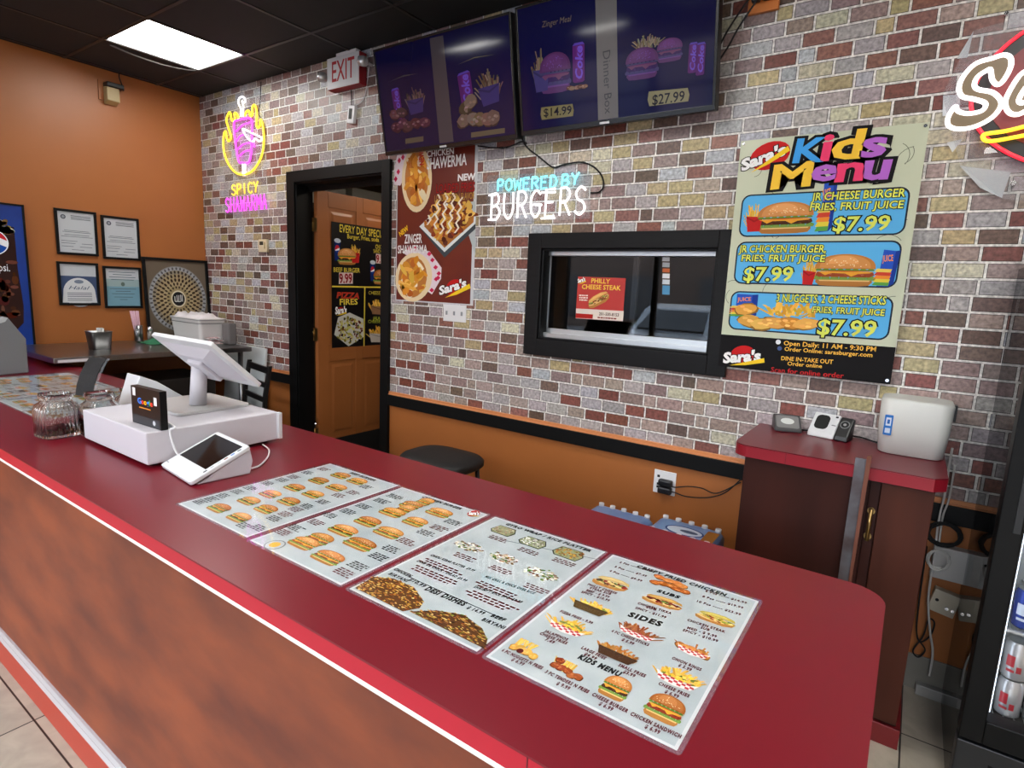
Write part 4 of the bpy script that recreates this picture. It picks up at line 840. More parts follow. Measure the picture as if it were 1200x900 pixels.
# white tub with crumpled liner
tx0, tx1, ty0, ty1 = -5.03, -4.57, -.38, -.16
tub = thing('plastic_tub', 'white plastic tub lined with a paper bag on the steel table', 'tub', (-4.83, -.24, TZ))
tw = mat('white_tub', (232, 228, 226), .4)
q = MB(); ring = lambda e_, z_: [(x, y, TZ + z_) for x, y in rrect(tx0 - e_, ty0 - e_, tx1 + e_, ty1 + e_, .03)]
q.grid([ring(-.018, .0005), ring(-.004, .15), ring(0, .185), ring(.006, .186), ring(.006, .2), ring(-.006, .2), ring(-.024, .008)], True, smooth=False, caps=(True, True)); q.build('tub_body', tw, tub)
q = MB(); q.grid([ring(.0068, .188), ring(.0068, .192)], True); q.grid([ring(.002, .16), ring(.0025, .165)], True); q.build('rim_line', mat('grey_line', (110, 108, 108), .5), tub)
q = MB(); rows = []
for a in range(15): rows.append([(tx0 + .01 + (tx1 - tx0 - .02) * a / 14, ty0 + .01 + (ty1 - ty0 - .02) * b_ / 8, TZ + .19 + (random.uniform(.008, .05) if 0 < a < 14 and 0 < b_ < 8 else .006)) for b_ in range(9)])
q.grid(rows, False, smooth=True); q.build('crumpled_liner', mat('white_tissue', (222, 218, 220), .8), tub)
q = MB(); q.prism([(-4.545, -.215, TZ + .0005), (-4.44, -.215, TZ + .0005), (-4.44, -.15, TZ + .0005), (-4.545, -.15, TZ + .0005)], (0, 0, .17)); q.build('grey_bin', mat('grey_container', (112, 108, 108), .4), None, 'grey container beside the white tub against the brick wall', 'container', bevel=.01)
wr = mat('red_white_wrapper', (176, 40, 52), .35, rgb2=(226, 220, 222), nscale=45)
for k_ in range(20):
    lay = k_ // 7; x, y, z_ = random.uniform(-4.52 + .02 * lay, -4.42 - .02 * lay), random.uniform(-.42 + .03 * lay, -.25 - .02 * lay), TZ + .012 + .024 * lay
    M_ = Matrix.Translation((x, y, z_)) @ Matrix.Rotation(random.uniform(0, 3), 4, 'Z') @ Matrix.Rotation(random.uniform(-.4, .4), 4, 'X')
    q = MB(); q.grid([[M_ @ Vector((sx_ * .028, sy_ * .014, (1 - abs(sx_)) * .008 * s2)) for sx_ in (-1, -.6, 0, .6, 1)] for sy_, s2 in ((-1, 0), (0, 1), (1, 0))], False); q.grid([[M_ @ Vector((sx_ * .028, sy_ * .014, -(1 - abs(sx_)) * .005 * s2)) for sx_ in (-1, -.6, 0, .6, 1)] for sy_, s2 in ((-1, 0), (0, 1), (1, 0))], False)
    q.build('sauce_packet', wr, None, 'red and white sauce packets heaped in front of the white tub', 'packet', 'sauce packets by the white tub')
# framed ornament picture leaning on the wall
A0 = Vector((XL + .012, -.525, TZ + .001)); az = Vector((-.0, 0, .66)); 
art = thing('framed_picture', 'large square framed round dome ornament leaning on the orange wall on the steel table', 'picture', (XL + .04, -.27, TZ))
def lean(y, z_, h=0): return Vector((XL + .055 - z_ * .06 + h, -.525 + y, TZ + .003 + z_))
q = MB(); fw_ = .022
for y0, y1, z0, z1 in ((0, .52, 0, fw_), (0, .52, .66 - fw_, .66), (0, fw_, fw_, .66 - fw_), (.52 - fw_, .52, fw_, .66 - fw_)):
    q.prism([lean(y0, z0), lean(y1, z0), lean(y1, z1), lean(y0, z1)], (.022, 0, 0))
q.build('frame', blk, art, bevel=.002)
ap = Plane(lean(0, 0, .010), (0, 1, 0), lean(0, 1) - lean(0, 0)); i = Ink(ap)
i.poly([(fw_, fw_), (.52 - fw_, fw_), (.52 - fw_, .66 - fw_), (fw_, .66 - fw_)], (104, 92, 78), 0); cx_, cy_ = .26, .33
i.ell((cx_, cy_), .232, .27, (126, 126, 126), 1, 40)
for ringn, (r_, nn2, sz, c1_, c2_) in enumerate(((.215, 44, .014, (84, 82, 84), (150, 152, 156)), (.19, 40, .015, (56, 46, 38), (140, 130, 112)), (.163, 34, .016, (56, 42, 30), (158, 140, 108)), (.135, 28, .017, (50, 36, 24), (160, 142, 108)), (.107, 24, .015, (60, 44, 30), (168, 152, 118)), (.082, 20, .012, (50, 38, 28), (150, 134, 100)))):
    i.ell((cx_, cy_), r_ + .012, (r_ + .012) * 1.16, c2_, 2 + ringn, 40)
    for k_ in range(nn2):
        a = 2 * math.pi * (k_ + .5 * (ringn % 2)) / nn2; i.ell((cx_ + r_ * math.cos(a), cy_ + r_ * 1.16 * math.sin(a)), sz * .9, sz * .55, c1_, 2.5 + ringn, 8, a)
i.ell((cx_, cy_), .06, .07, (206, 196, 170), 9, 30); i.ell((cx_, cy_), .05, .058, (24, 24, 26), 10, 30)
for pts in ([(-.03, .02), (-.03, -.02), (-.018, -.025), (-.012, -.01)], [(-.012, .03), (-.012, -.02), (.0, -.024), (.004, .03)], [(.004, -.024), (.018, -.02), (.018, .034)], [(.03, .034), (.03, -.022)]):
    for p, q2 in zip(pts[:-1], pts[1:]):
        d = Vector(q2) - Vector(p); n_ = Vector((-d.y, d.x)).normalized() * .0028; i.poly([(cx_ + p[0] - n_.x, cy_ + p[1] - n_.y), (cx_ + q2[0] - n_.x, cy_ + q2[1] - n_.y), (cx_ + q2[0] + n_.x, cy_ + q2[1] + n_.y), (cx_ + p[0] + n_.x, cy_ + p[1] + n_.y)], (206, 206, 206), 11)
i.build('ornament_print', PRINT, art)
# four framed certificates
def cert(y0, y1, z0, z1, label, kind):
    T = thing('framed_certificate', label, 'certificate', (XL, (y0 + y1) / 2, z0), 'framed certificates on the orange wall')
    q = MB(); w_ = .017
    for a in ((y0, y1, z0, z0 + w_), (y0, y1, z1 - w_, z1), (y0, y0 + w_, z0 + w_, z1 - w_), (y1 - w_, y1, z0 + w_, z1 - w_)): q.box((XL + .0005, a[0], a[2]), (XL + .018, a[1], a[3]))
    q.build('frame', blk, T, bevel=.002)
    p = Plane((XL + .008, y0, z0), (0, 1, 0), (0, 0, 1)); i = Ink(p); W, H = y1 - y0, z1 - z0
    q = MB(); q.box((XL + .0005, y0 + w_, z0 + w_), (XL + .008, y1 - w_, z1 - w_)); q.build('paper', mat('certificate_paper', (186, 190, 194), .35), T)
    g = (110, 114, 120)
    if kind == 0:
        i.ell((W * .2, H * .83), .016, .016, (70, 74, 84)); i.ell((W * .2, H * .83), .010, .010, (140, 144, 150), 2)
        for r_ in range(3): i.poly([(W * .38, H * (.86 - .035 * r_)), (W * .86, H * (.86 - .035 * r_)), (W * .86, H * (.875 - .035 * r_)), (W * .38, H * (.875 - .035 * r_))], (90, 94, 100))
        for r_, (a, b_, t_) in enumerate(((.2, .8, .53), (.16, .84, .5), (.2, .8, .44), (.12, .88, .4), (.12, .5, .3), (.12, .45, .25), (.6, .88, .25), (.12, .4, .18), (.55, .85, .18), (.35, .65, .11))): i.poly([(W * a, H * t_), (W * b_, H * t_), (W * b_, H * (t_ + .012)), (W * a, H * (t_ + .012))], g)
    elif kind == 1:
        i.poly([(w_, w_), (W - w_, w_), (W - w_, H * .68), (w_, H * .68)], (66, 80, 110)); i.ell((W * .5, H * .3), W * .39, H * .34, (206, 208, 210), 2, 30); i.poly([(w_ + .004, w_ + .003), (W - w_ - .004, w_ + .003), (W * .885, H * .33), (W * .115, H * .33)], (206, 208, 210), 3)
        i.ell((W * .5, H * .55), .03, .014, (120, 130, 146), 4, 20); i.textuv('Halal', (W * .24, H * .37), (W * .76, H * .37), .026, (70, 84, 110), 4, .0, .35)
        for t_ in (.28, .24, .2, .15, .11): i.poly([(W * .2, H * t_), (W * .8, H * t_), (W * .8, H * (t_ + .014)), (W * .2, H * (t_ + .014))], (90, 96, 110), 4)
    else:
        i.poly([(w_, w_), (W - w_, w_), (W - w_, H * .52), (w_, H * .52)], (116, 156, 172)); i.poly([(w_, H * .52), (W - w_, H * .52), (W - w_, H * .7), (w_, H * .7)], (150, 170, 172)); i.ell((W * .5, H * .58), .014, .016, (96, 112, 104), 3)
        for a, b_, t_ in ((.15, .85, .86), (.25, .75, .8), (.15, .85, .74), (.2, .8, .68), (.15, .85, .46), (.3, .7, .4), (.2, .8, .34), (.25, .75, .26), (.4, .6, .2)): i.poly([(W * a, H * t_), (W * b_, H * t_), (W * b_, H * (t_ + .014)), (W * a, H * (t_ + .014))], (84, 100, 108), 3)
    i.build('printed_text', PRINT, T)
cert(-1.075, -.815, 1.620, 1.943, 'upper left of four framed certificates on the orange wall', 0); cert(-.785, -.525, 1.606, 1.930, 'upper right of four framed certificates on the orange wall', 0)
cert(-1.085, -.825, 1.252, 1.568, 'lower left framed certificate with a blue arch on the orange wall', 1); cert(-.795, -.53, 1.232, 1.552, 'lower right framed certificate on pale blue paper on the orange wall', 2)
# cola display board
cb = thing('cola_display_board', 'tall blue cola poster board in a black frame at the left edge', 'poster board', (XL + .03, -1.6, 0))
y1, y0, z1 = -1.252, -1.86, 1.935
MB().box((XL + .002, y0, .02), (XL + .03, y1 - .012, z1 - .012)).build('board', mat('cola_blue', (22, 62, 148), .35, rgb2=(14, 46, 122), nscale=3), cb)
q = MB(); q.box((XL + .002, y1 - .012, 0), (XL + .036, y1, z1)); q.box((XL + .002, y0, z1 - .012), (XL + .036, y1 - .012, z1)); q.box((XL + .002, y0 - .012, 0), (XL + .036, y0, z1)); q.box((XL + .002, y0, 0), (XL + .036, y1 - .012, .02)); q.build('frame', blk, cb)
bpn = Plane((XL + .0305, 0, 0), (0, 1, 0), (0, 0, 1)); i = Ink(bpn)
yr = lambda x, y: tuple(bpn.uv((x, y)))
yc = yr(10, 285)[0] - .083; gr = yr(18.5, 290)[0] - yc
gl_ = [(yc + gr, 1.78), (yc + gr * 1.0, 1.5), (yc + gr * 1.12, 1.25), (yc + gr * 1.05, 1.13), (yc + gr * .7, 1.08)]
i.poly(gl_ + [(2 * yc - u, v) for u, v in gl_[::-1]], (46, 26, 22))
for k_ in range(40): i.ell((yc + random.uniform(-.85, .85) * gr, random.uniform(1.15, 1.55)), random.uniform(.008, .035), random.uniform(.01, .04), jit((84, 42, 26), 24), 2, 8)
for k_ in range(60):
    a = random.uniform(0, 3.14); r_ = random.random() ** .5; i.ell((yc + gr * r_ * math.cos(a), 1.74 + .09 * r_ * math.sin(a)), random.uniform(.012, .026), random.uniform(.01, .024), jit(random.choice([(176, 160, 96), (196, 196, 176), (150, 130, 60), (110, 80, 40)]), 16), 3, 8, random.uniform(0, 3))
i.build('glass_picture', PRINT, cb)
i = Ink(bpn); lc = (yc, yr(10, 285)[1]); q = .083
i.ell(lc, q, q, (232, 234, 238), 5, 36)
i.poly([(lc[0] + q * .93 * math.cos(R(a)), lc[1] + q * .93 * math.sin(R(a))) for a in range(10, 171, 8)] + [(lc[0] - .022, lc[1] + .012), (lc[0] + .033, lc[1] + .034)], (196, 40, 50), 6); i.poly([(lc[0] + q * .93 * math.cos(R(a)), lc[1] + q * .93 * math.sin(R(a))) for a in range(195, 346, 8)] + [(lc[0] + .033, lc[1] - .012), (lc[0] - .022, lc[1] - .038)], (24, 74, 160), 6)
tr_ = yr(11.8, 318); i.textuv('pepsi.', (tr_[0] - .105, tr_[1]), tr_, .05, (236, 238, 242), 6, .0); i.build('logo', PRINT, cb)
# alarm horn high on the orange wall
hn = thing('alarm_horn', 'small beige alarm box with a black lamp high on the orange wall', 'alarm', (XL, -.7, 2.74))
MB().box((XL, -.745, 2.76), (XL + .012, -.62, 2.90)).build('plate', paint, hn, bevel=.002)
q = MB(); q.prism([(XL + .012, -.715, 2.735), (XL + .075, -.715, 2.755), (XL + .075, -.715, 2.85), (XL + .012, -.715, 2.86)], (0, .085, 0)); q.build('beige_body', mat('beige_plastic', (176, 156, 110), .4), hn, bevel=.006)
MB().box((XL + .012, -.715, 2.853), (XL + .085, -.60, 2.885)).build('black_lamp', blk2, hn, bevel=.006)
MB().tube(catmull([(XL + .03, -.605, 2.87), (XL + .02, -.58, 2.865), (XL + .012, -.585, 2.9), (XL + .008, -.60, 2.95), (XL + .008, -.60, ZCEIL - .002)], 6), .004).build('wire', matte, hn)
# thermostat
q = thing('thermostat', 'small cream thermostat on the brick wall left of the door', 'thermostat', (-4.26, 0, 1.71))
MB().box((-4.318, -.022, 1.715), (-4.205, -.001, 1.812)).build('body', mat('cream_plastic', (216, 200, 168), .4), q, bevel=.004); MB().box((-4.298, -.0232, 1.768), (-4.25, -.022, 1.795)).build('display', mat('lcd', (60, 56, 44), .3), q)
MB().box((-4.235, -.0245, 1.74), (-4.225, -.022, 1.79)).build('slider', mat('beige_plastic'), q)
# white panel leaning on the brick wall
q = MB(); q.prism([(-4.80, -.02, .96), (-4.225, -.02, .96), (-4.225, -.10, .002), (-4.80, -.10, .002)], (0, -.018, 0)); pw = q.build('leaning_panel', mat('white_panel', (206, 210, 212), .3, noise=.1, nscale=4), None, 'white glossy panel leaning on the brick wall behind the black chair', 'panel', bevel=.002)
MB().box((-4.222, -.128, .001), (-4.212, -.02, .02)).build('corner_cap', alum, pw)
# ladder-back chair
ch = thing('dining_chair', 'black ladder-back chair beside the steel table', 'chair', (-3.97, -.5, 0), None, R(-12)); Mch = WM[ch.name]
cb_ = mat('black_chair_wood', (17, 16, 17), .35)
for x in (-.2, .2):
    q = MB(); q.grid([[Mch @ Vector((x + dx, yy + dy, z_)) for dx, dy in ((-.017, -.013), (.017, -.013), (.017, .013), (-.017, .013))] for yy, z_ in ((.16, 0), (.17, .25), (.17, .46), (.19, .7), (.225, .90))], True, smooth=False, caps=(True, True)); q.build('rear_leg', cb_, ch, bevel=.003)
    q = MB(); q.box((x - .017, -.217, 0), (x + .017, -.183, .44), M=Mch); q.build('front_leg', cb_, ch, bevel=.003)
for z_, hh, yy in ((.865, .05, .217), (.76, .04, .198), (.655, .04, .186), (.56, .04, .178)): MB().box((-.19, yy - .008, z_ - hh / 2), (.19, yy + .008, z_ + hh / 2), M=Mch).build('back_slat', cb_, ch, bevel=.003)
MB().box((-.21, -.22, .44), (.21, .19, .475), M=Mch).build('seat', cb_, ch, bevel=.01)
for a in (((-.18, -.21, .2), (.18, -.19, .225)), ((-.205, -.18, .16), (-.19, .15, .185)), ((.19, -.18, .16), (.205, .15, .185))): MB().box(*a, M=Mch).build('stretcher', cb_, ch)
# stool behind the counter
stl = thing('black_stool', 'black padded stool between the counter and the orange wainscot', 'stool', (-2.02, -.39, 0))
q = MB(); rows = []
def se(r_, z_): return [(-2.03 + r_ * 1.12 * math.copysign(abs(math.cos(2 * math.pi * k_ / 40)) ** .62, math.cos(2 * math.pi * k_ / 40)), -.39 + r_ * .86 * math.copysign(abs(math.sin(2 * math.pi * k_ / 40)) ** .62, math.sin(2 * math.pi * k_ / 40)), z_) for k_ in range(40)]
q.grid([se(.16, .545), se(.185, .55), se(.2, .565), se(.2, .59), se(.185, .605), se(.12, .612), se(.04, .613)], True, caps=(True, True)); q.build('seat', mat('black_vinyl', (13, 12, 13), .6), stl)
for x, y in ((-1, -1), (1, -1), (1, 1), (-1, 1)): MB().cyl((-2.03 + x * .19, -.39 + y * .15, 0), (-2.03 + x * .15, -.39 + y * .12, .548), .013, seg=12).build('leg', blk2, stl)
for y in (-1, 1): MB().cyl((-2.03 - .178, -.39 + y * .14, .2), (-2.03 + .178, -.39 + y * .14, .2), .009, seg=10).build('foot_rail', blk2, stl)
for x in (-1, 1): MB().cyl((-2.03 + x * .178, -.39 - .14, .2), (-2.03 + x * .178, -.39 + .14, .2), .009, seg=10).build('foot_rail', blk2, stl)

# ================================================================== BACK WALL FITTINGS
def stroke(ch):
    C_, T_ = 'c', 's'
    return {'S': [(C_, [(.85, .86), (.5, 1), (.18, .8), (.32, .56), (.7, .44), (.85, .2), (.5, 0), (.12, .14)])], 'P': [(T_, [(.15, 0), (.15, 1)]), (C_, [(.15, 1), (.6, 1), (.85, .76), (.6, .5), (.15, .46)])],
            'I': [(T_, [(.5, 0), (.5, 1)])], 'C': [(C_, [(.85, .85), (.55, 1), (.2, .75), (.2, .25), (.55, 0), (.85, .15)])], 'Y': [(T_, [(.1, 1), (.5, .48)]), (T_, [(.9, 1), (.5, .48), (.42, 0)])],
            'H': [(T_, [(.15, 0), (.15, 1)]), (T_, [(.85, 0), (.85, 1)]), (T_, [(.15, .5), (.85, .5)])], 'A': [(T_, [(.08, 0), (.5, 1), (.92, 0)]), (T_, [(.25, .36), (.75, .36)])], 'W': [(T_, [(.05, 1), (.25, 0), (.5, .75), (.75, 0), (.95, 1)])],
            'R': [(T_, [(.15, 0), (.15, 1)]), (C_, [(.15, 1), (.6, 1), (.85, .76), (.6, .52), (.15, .48)]), (T_, [(.45, .5), (.9, 0)])], 'M': [(T_, [(.08, 0), (.15, 1), (.5, .35), (.85, 1), (.92, 0)])], 'O': [(C_, [(.5, 1), (.15, .75), (.15, .25), (.5, 0), (.85, .25), (.85, .75), (.5, 1)])],
            'E': [(T_, [(.85, 1), (.15, 1), (.15, 0), (.85, 0)]), (T_, [(.15, .52), (.7, .52)])], 'D': [(T_, [(.15, 0), (.15, 1)]), (C_, [(.15, 1), (.6, .95), (.88, .5), (.6, .05), (.15, 0)])], 'B': [(T_, [(.15, 0), (.15, 1)]), (C_, [(.15, 1), (.6, 1), (.78, .76), (.55, .54), (.15, .52)]), (C_, [(.15, .52), (.65, .5), (.88, .25), (.6, 0), (.15, 0)])],
            'U': [(C_, [(.12, 1), (.12, .3), (.5, 0), (.88, .3), (.88, 1)])], 'G': [(C_, [(.85, .85), (.5, 1), (.15, .75), (.15, .25), (.5, 0), (.82, .2), (.82, .45)]), (T_, [(.5, .45), (.98, .45)])]}[ch]
def neon_text(mb, t, a, b, top, Y, r, gap=.18, rise=0):
    A, B, Tp = onY(*a, Y), onY(*b, Y), onY(*top, Y); X = B - A; U = Vector((0, 0, (Tp - A).z)); n_ = len(t); w_ = 1 / (n_ + gap * (n_ - 1))
    for k_, chh in enumerate(t):
        if chh == ' ': continue
        for kind, pts in stroke(chh):
            p3 = [A + X * (w_ * (k_ * (1 + gap) + (.5 + (x - .5) * (1.0 if chh != 'I' else .5)))) + U * y for x, y in pts]
            mb.tube(catmull(p3, 6) if kind == 'c' else p3, r, 8)
NY = -.022
nY = mat('neon_yellow', (255, 214, 50), .4, emit=1.15); nP = mat('neon_magenta', (240, 70, 236), .4, emit=1.2); nW = mat('neon_white', (255, 250, 252), .4, emit=1.3); nB = mat('neon_aqua', (120, 236, 255), .4, emit=1.3); nR = mat('neon_red', (250, 40, 56), .4, emit=1.2)
clr = glass('clear_acrylic', ior=1.49)
ns = thing('shawarma_neon_sign', 'neon sign of a flaming shawarma spit with yellow and magenta lettering on the brick wall', 'neon sign', (-4.52, 0, 2.03))
NZ = lambda pts: [onY(245 + x / 6, 105 + y / 6, NY) for x, y in pts]
q = MB()
q.tube(catmull(NZ([(245, 600), (190, 585), (140, 530), (108, 450), (100, 380), (105, 310), (118, 295), (122, 330), (135, 362), (152, 345), (150, 310), (130, 250), (122, 210), (138, 165), (150, 165), (158, 210), (170, 222), (182, 205), (178, 170), (190, 165), (205, 195), (205, 215)])), .0075)
q.tube(catmull(NZ([(245, 600), (300, 575), (350, 510), (378, 430), (385, 340), (380, 270), (368, 215), (358, 220), (355, 255), (342, 270), (332, 250), (335, 190), (330, 130), (318, 108), (305, 125), (305, 170), (295, 188), (285, 175), (280, 150), (262, 155), (252, 185)])), .0075)
neon_text(q, 'SPICY', (271, 229), (303, 225), (271, 217), NY, .0045, .08); q.build('flame_tube', nY, ns)
q = MB(); q.tube(catmull(NZ([(175, 240), (200, 215), (270, 200), (295, 210), (302, 240), (298, 400), (288, 490), (270, 515), (225, 515), (205, 495), (185, 370)]), 5, True), .0075, closed=True)
for a in ([(190, 295), (235, 250), (298, 228)], [(192, 365), (215, 330), (245, 315)], [(200, 420), (240, 385), (285, 372)], [(210, 470), (250, 435), (290, 425)], [(300, 370), (315, 385), (318, 405)]): q.tube(catmull(NZ(a)), .006)
neon_text(q, 'SHAWARMA', (264, 249), (313, 245), (263.5, 232.5), NY, .0042, .1); q.build('spit_tube', nP, ns)
q = MB(); q.tube(catmull(NZ([(222, 190), (225, 140), (212, 110), (205, 85), (215, 58), (235, 50), (252, 65), (252, 85), (240, 92), (232, 82), (240, 110), (238, 190)])), .006); q.tube(NZ([(238, 515), (240, 605), (252, 605), (254, 515)]), .006)
q.tube(catmull(NZ([(238, 275), (300, 305), (362, 335), (370, 352), (352, 364), (322, 345), (312, 365), (290, 358), (262, 330), (245, 300)]), 4, True), .006, closed=True); q.build('skewer_tube', nW, ns)
q = MB(); q.prism([onY(*p, -.006) for p in ((262, 113), (311, 109), (313, 250), (263, 252))], (0, -.003, 0)); q.build('acrylic_back', clr, ns)
cable('sign_cable', [(-4.255, -.005, ZCEIL - .02), (-4.27, -.006, 2.83), (-4.29, -.006, 2.74), (-4.26, -.006, 2.7), (-4.225, -.006, 2.62), (-4.23, -.006, 2.5)], .003, matte, 'black cable running down the brick wall from the shawarma neon sign')
pb = thing('burgers_neon_sign', 'neon sign reading POWERED BY BURGERS in aqua and white on the brick wall', 'neon sign', (-1.76, 0, 1.9))
q = MB(); neon_text(q, 'POWERED', (582, 224), (653, 219.5), (582, 211), NY, .0048, .12); neon_text(q, 'BY', (657, 219), (679, 215.5), (657, 205.5), NY, .0048, .12); q.build('powered_tube', nB, pb)
q = MB(); neon_text(q, 'BURGERS', (573.5, 257.5), (687, 251), (573.5, 228), NY, .0055, .14)
for x0, x1, y in ((572, 580, 257.6), (573, 580, 229), (634, 650, 256), (635, 651, 225.5), (624, 632, 240)): q.tube([onY(x0, y, NY), onY(x1, y - .4, NY)], .0048)
q.build('burgers_tube', nW, pb); q = MB(); q.prism([onY(*p, -.006) for p in ((571, 206), (692, 200), (692, 256), (571, 262))], (0, -.003, 0)); q.build('acrylic_back', clr, pb)
cable('sign_cable', [onY(x, y, -.008) for x, y in ((611, 160), (617, 172), (632, 184), (648, 196), (660, 193), (680, 190), (695, 195), (705, 206), (707, 218), (702, 225), (692, 226))], .004, matte, 'black cable curling from the screens down to the burgers neon sign')
# Sara's neon sign at the right
sn = thing('oval_neon_sign', "red oval neon sign with white outlined script letters at the right edge", 'neon sign', (.35, 0, 1.9)); SY = -.05
SZ = lambda pts, Y=SY: [onY(1090 + x / 4.283, 30 + y / 4.283, Y) for x, y in pts]
oc = Vector((.505, 0, 2.245)); orx, orz = .45, .285
el = lambda e_, Y, n_=64: [Vector((oc.x + (orx + e_) * math.cos(2 * math.pi * k_ / n_), Y, oc.z + .0 * math.cos(2 * math.pi * k_ / n_) + (orz + e_) * math.sin(2 * math.pi * k_ / n_))) for k_ in range(n_)]
q = MB(); q.prism(el(.006, -.026)[::-1], (0, -.004, 0)); q.build('black_disc', blk2, sn); q = MB(); q.prism(el(-.045, -.0305)[::-1], (0, -.003, 0)); q.build('red_disc', mat('dark_red_panel', (120, 34, 38), .35), sn)
q = MB(); q.tube(el(0, -.037), .006, closed=True); q.build('oval_tube', nR, sn)
SO = [(315, 163), (230, 190), (170, 250), (145, 310), (160, 355), (215, 368), (270, 385), (278, 405), (255, 430), (190, 442), (140, 430), (128, 405), (100, 440), (86, 480), (100, 508), (150, 520), (230, 505), (310, 462), (352, 410), (352, 372), (312, 335), (240, 320), (222, 295), (240, 255), (285, 225), (303, 222), (312, 272), (340, 297), (372, 270), (405, 205), (402, 160), (368, 147)]
q = MB(); q.prism([p for p in SZ(SO, -.046)], (0, -.003, 0)); 
AO = [(520, 215), (460, 240), (415, 300), (380, 370), (382, 415), (405, 442), (445, 445), (500, 420), (540, 425), (585, 300), (560, 220)]; AI = [(500, 290), (460, 340), (445, 378), (465, 388), (505, 365), (520, 310)]
q.prism(SZ(AO, -.046), (0, -.003, 0)); q.build('letter_panel', mat('bronze_panel', (126, 108, 82), .4), sn)
q = MB(); q.tube(catmull(SZ(SO), 4, True), .0075, closed=True); q.tube(catmull(SZ(AO), 4, True), .0075, closed=True); q.tube(catmull(SZ(AI), 4, True), .0075, closed=True)
for t_ in ([(640, 400), (660, 280), (690, 210), (740, 200)], [(820, 200), (760, 250), (745, 340), (790, 360), (840, 300), (850, 200), (845, 350)], [(900, 80), (890, 150)], [(980, 170), (920, 190), (930, 240), (970, 280), (940, 330), (900, 320)]): q.tube(catmull(SZ(t_)), .0075)
q.build('letter_tube', nW, sn)
q = MB(); sw_ = SZ([(270, 570), (275, 545), (400, 525), (600, 470), (900, 380), (1000, 350), (900, 410), (600, 520), (400, 565), (300, 580)], SY - .004); q.tube(catmull(sw_, 5, True), .0065, closed=True); q.build('swoosh_tube', nY, sn)
fac = glass('painted_glint', ior=1.49, haze=.55, hazecol=(236, 242, 246))  # whitish haze paints the reflections on the clear acrylic into its colour
for k_, pts in enumerate(([(150, 705), (405, 735), (360, 865), (250, 815)], [(85, 588), (162, 570), (112, 636)], [(218, 28), (188, 160), (135, 166)], [(65, 352), (150, 345), (150, 440), (62, 455)])):
    q = MB(); q.prism(SZ(pts, -.012), (0, -.003, 0)); q.build('glint_corner', fac, sn)
q = MB(); q.prism(SZ([(60, 350), (150, 700), (360, 870), (700, 900), (1150, 500), (1100, 20), (600, -80), (220, 25)], -.018), (0, -.003, 0)); q.build('acrylic_back', clr, sn)
q = MB(); c_ = SZ([(415, 795)], -.004)[0]; q.cyl(c_ + Vector((0, .003, 0)), c_ + Vector((0, -.02, 0)), .008, seg=14); q.build('mounting_stud', chrome, sn); q = MB(); c_ = onY(1179, 17, -.003); q.cyl(c_ + Vector((0, .003, 0)), c_ + Vector((0, -.012, 0)), .006, seg=12); q.build('mounting_stud', chrome, sn)

# ---- shawarma poster
wp = Plane((0, -.0022, 0), (1, 0, 0), (0, 0, 1))
T = thing('shawarma_poster', 'tall dark red poster of shawarma and loaded fries right of the door', 'poster', (-2.48, 0, 1.41))
MB().box((-2.808, -.0012, 1.408), (-2.160, -.0007, 2.40)).build('white_border', mat('white_paper'), T)
MB().box((-2.800, -.0018, 1.416), (-2.182, -.0012, 2.392)).build('sheet', mat('dark_red_poster', (92, 24, 24), .3, rgb2=(120, 48, 26), nscale=1.6), T)
i = Ink(wp.off(.0024)); WH = (244, 240, 238)
i.text('CHICKEN', (500.4, 184.2), (531.7, 180.3), (500.7, 177), WH); i.text('SHAWERMA', (500.4, 198.5), (546.7, 193), (500.4, 186), WH); i.text('NEW', (536.8, 212), (556.6, 210.4), (537.4, 204.6), WH, bold=.04)
i.text('LOADED FRIES', (511.2, 226.3), (556, 224.2), (511.9, 216), (160, 36, 36), bold=.02, out=(52, 12, 12), outw=.03); i.text('LOADED WITH FLAVOR', (509.3, 236.6), (556.5, 232.9), (510, 229), (196, 150, 70), bold=.0)
i.text('NEW', (497, 192.5), (496.5, 177), (491.5, 192.5), (206, 40, 40), bold=.03); i.text('NEW', (469.3, 277.2), (478.9, 269.2), (467.5, 272.2), (240, 190, 40), bold=.04)
i.text('ZINGER', (474.2, 285.2), (494.3, 284.5), (474.2, 275), WH); i.text('SHAWERMA', (466.4, 296.8), (500.6, 296.4), (466.8, 287.8), WH); i.build('lettering', GLOSSY_PRINT, T)
i = Ink(wp); draw_wrap(Pic(i, (464.5, 250), (508, 248), .42)); i.build('food_picture', PRINT, T); i = Ink(wp); draw_wrap(Pic(i, (461, 355), (514.5, 352), .325), True); i.build('food_picture', PRINT, T)
i = Ink(wp); i.pp([(530, 238), (557, 236), (557.2, 300), (545, 262)], (186, 194, 196), 2); i.pp([(491.5, 266), (521, 237), (557.4, 254), (557.4, 268), (521, 302)], (70, 76, 82), 3); i.pp([(491.5, 265.5), (521, 237), (557.4, 253.5), (557.3, 262), (521, 295.5)], (226, 230, 232), 4); i.pp([(497, 265), (521, 240), (555.5, 253.5), (555, 260.5), (521, 290.5)], (176, 112, 50), 5)
P = Pic(i, (495, 293), (556, 291), .34, 5)
inn_ = inpoly([(.04, .48), (.42, 1.0), (.99, .68), (.98, .55), (.44, .08)])
for _ in range(300):
    x, y = random.random(), random.random()
    if inn_(x, y): P.blob(x, y, random.uniform(.025, .06), random.uniform(.03, .1), jit(random.choice([(226, 176, 80), (236, 190, 96), (150, 70, 36), (110, 50, 30), (206, 130, 50), (90, 40, 28)]), 16), 1, n=7, rot=random.uniform(0, 3))
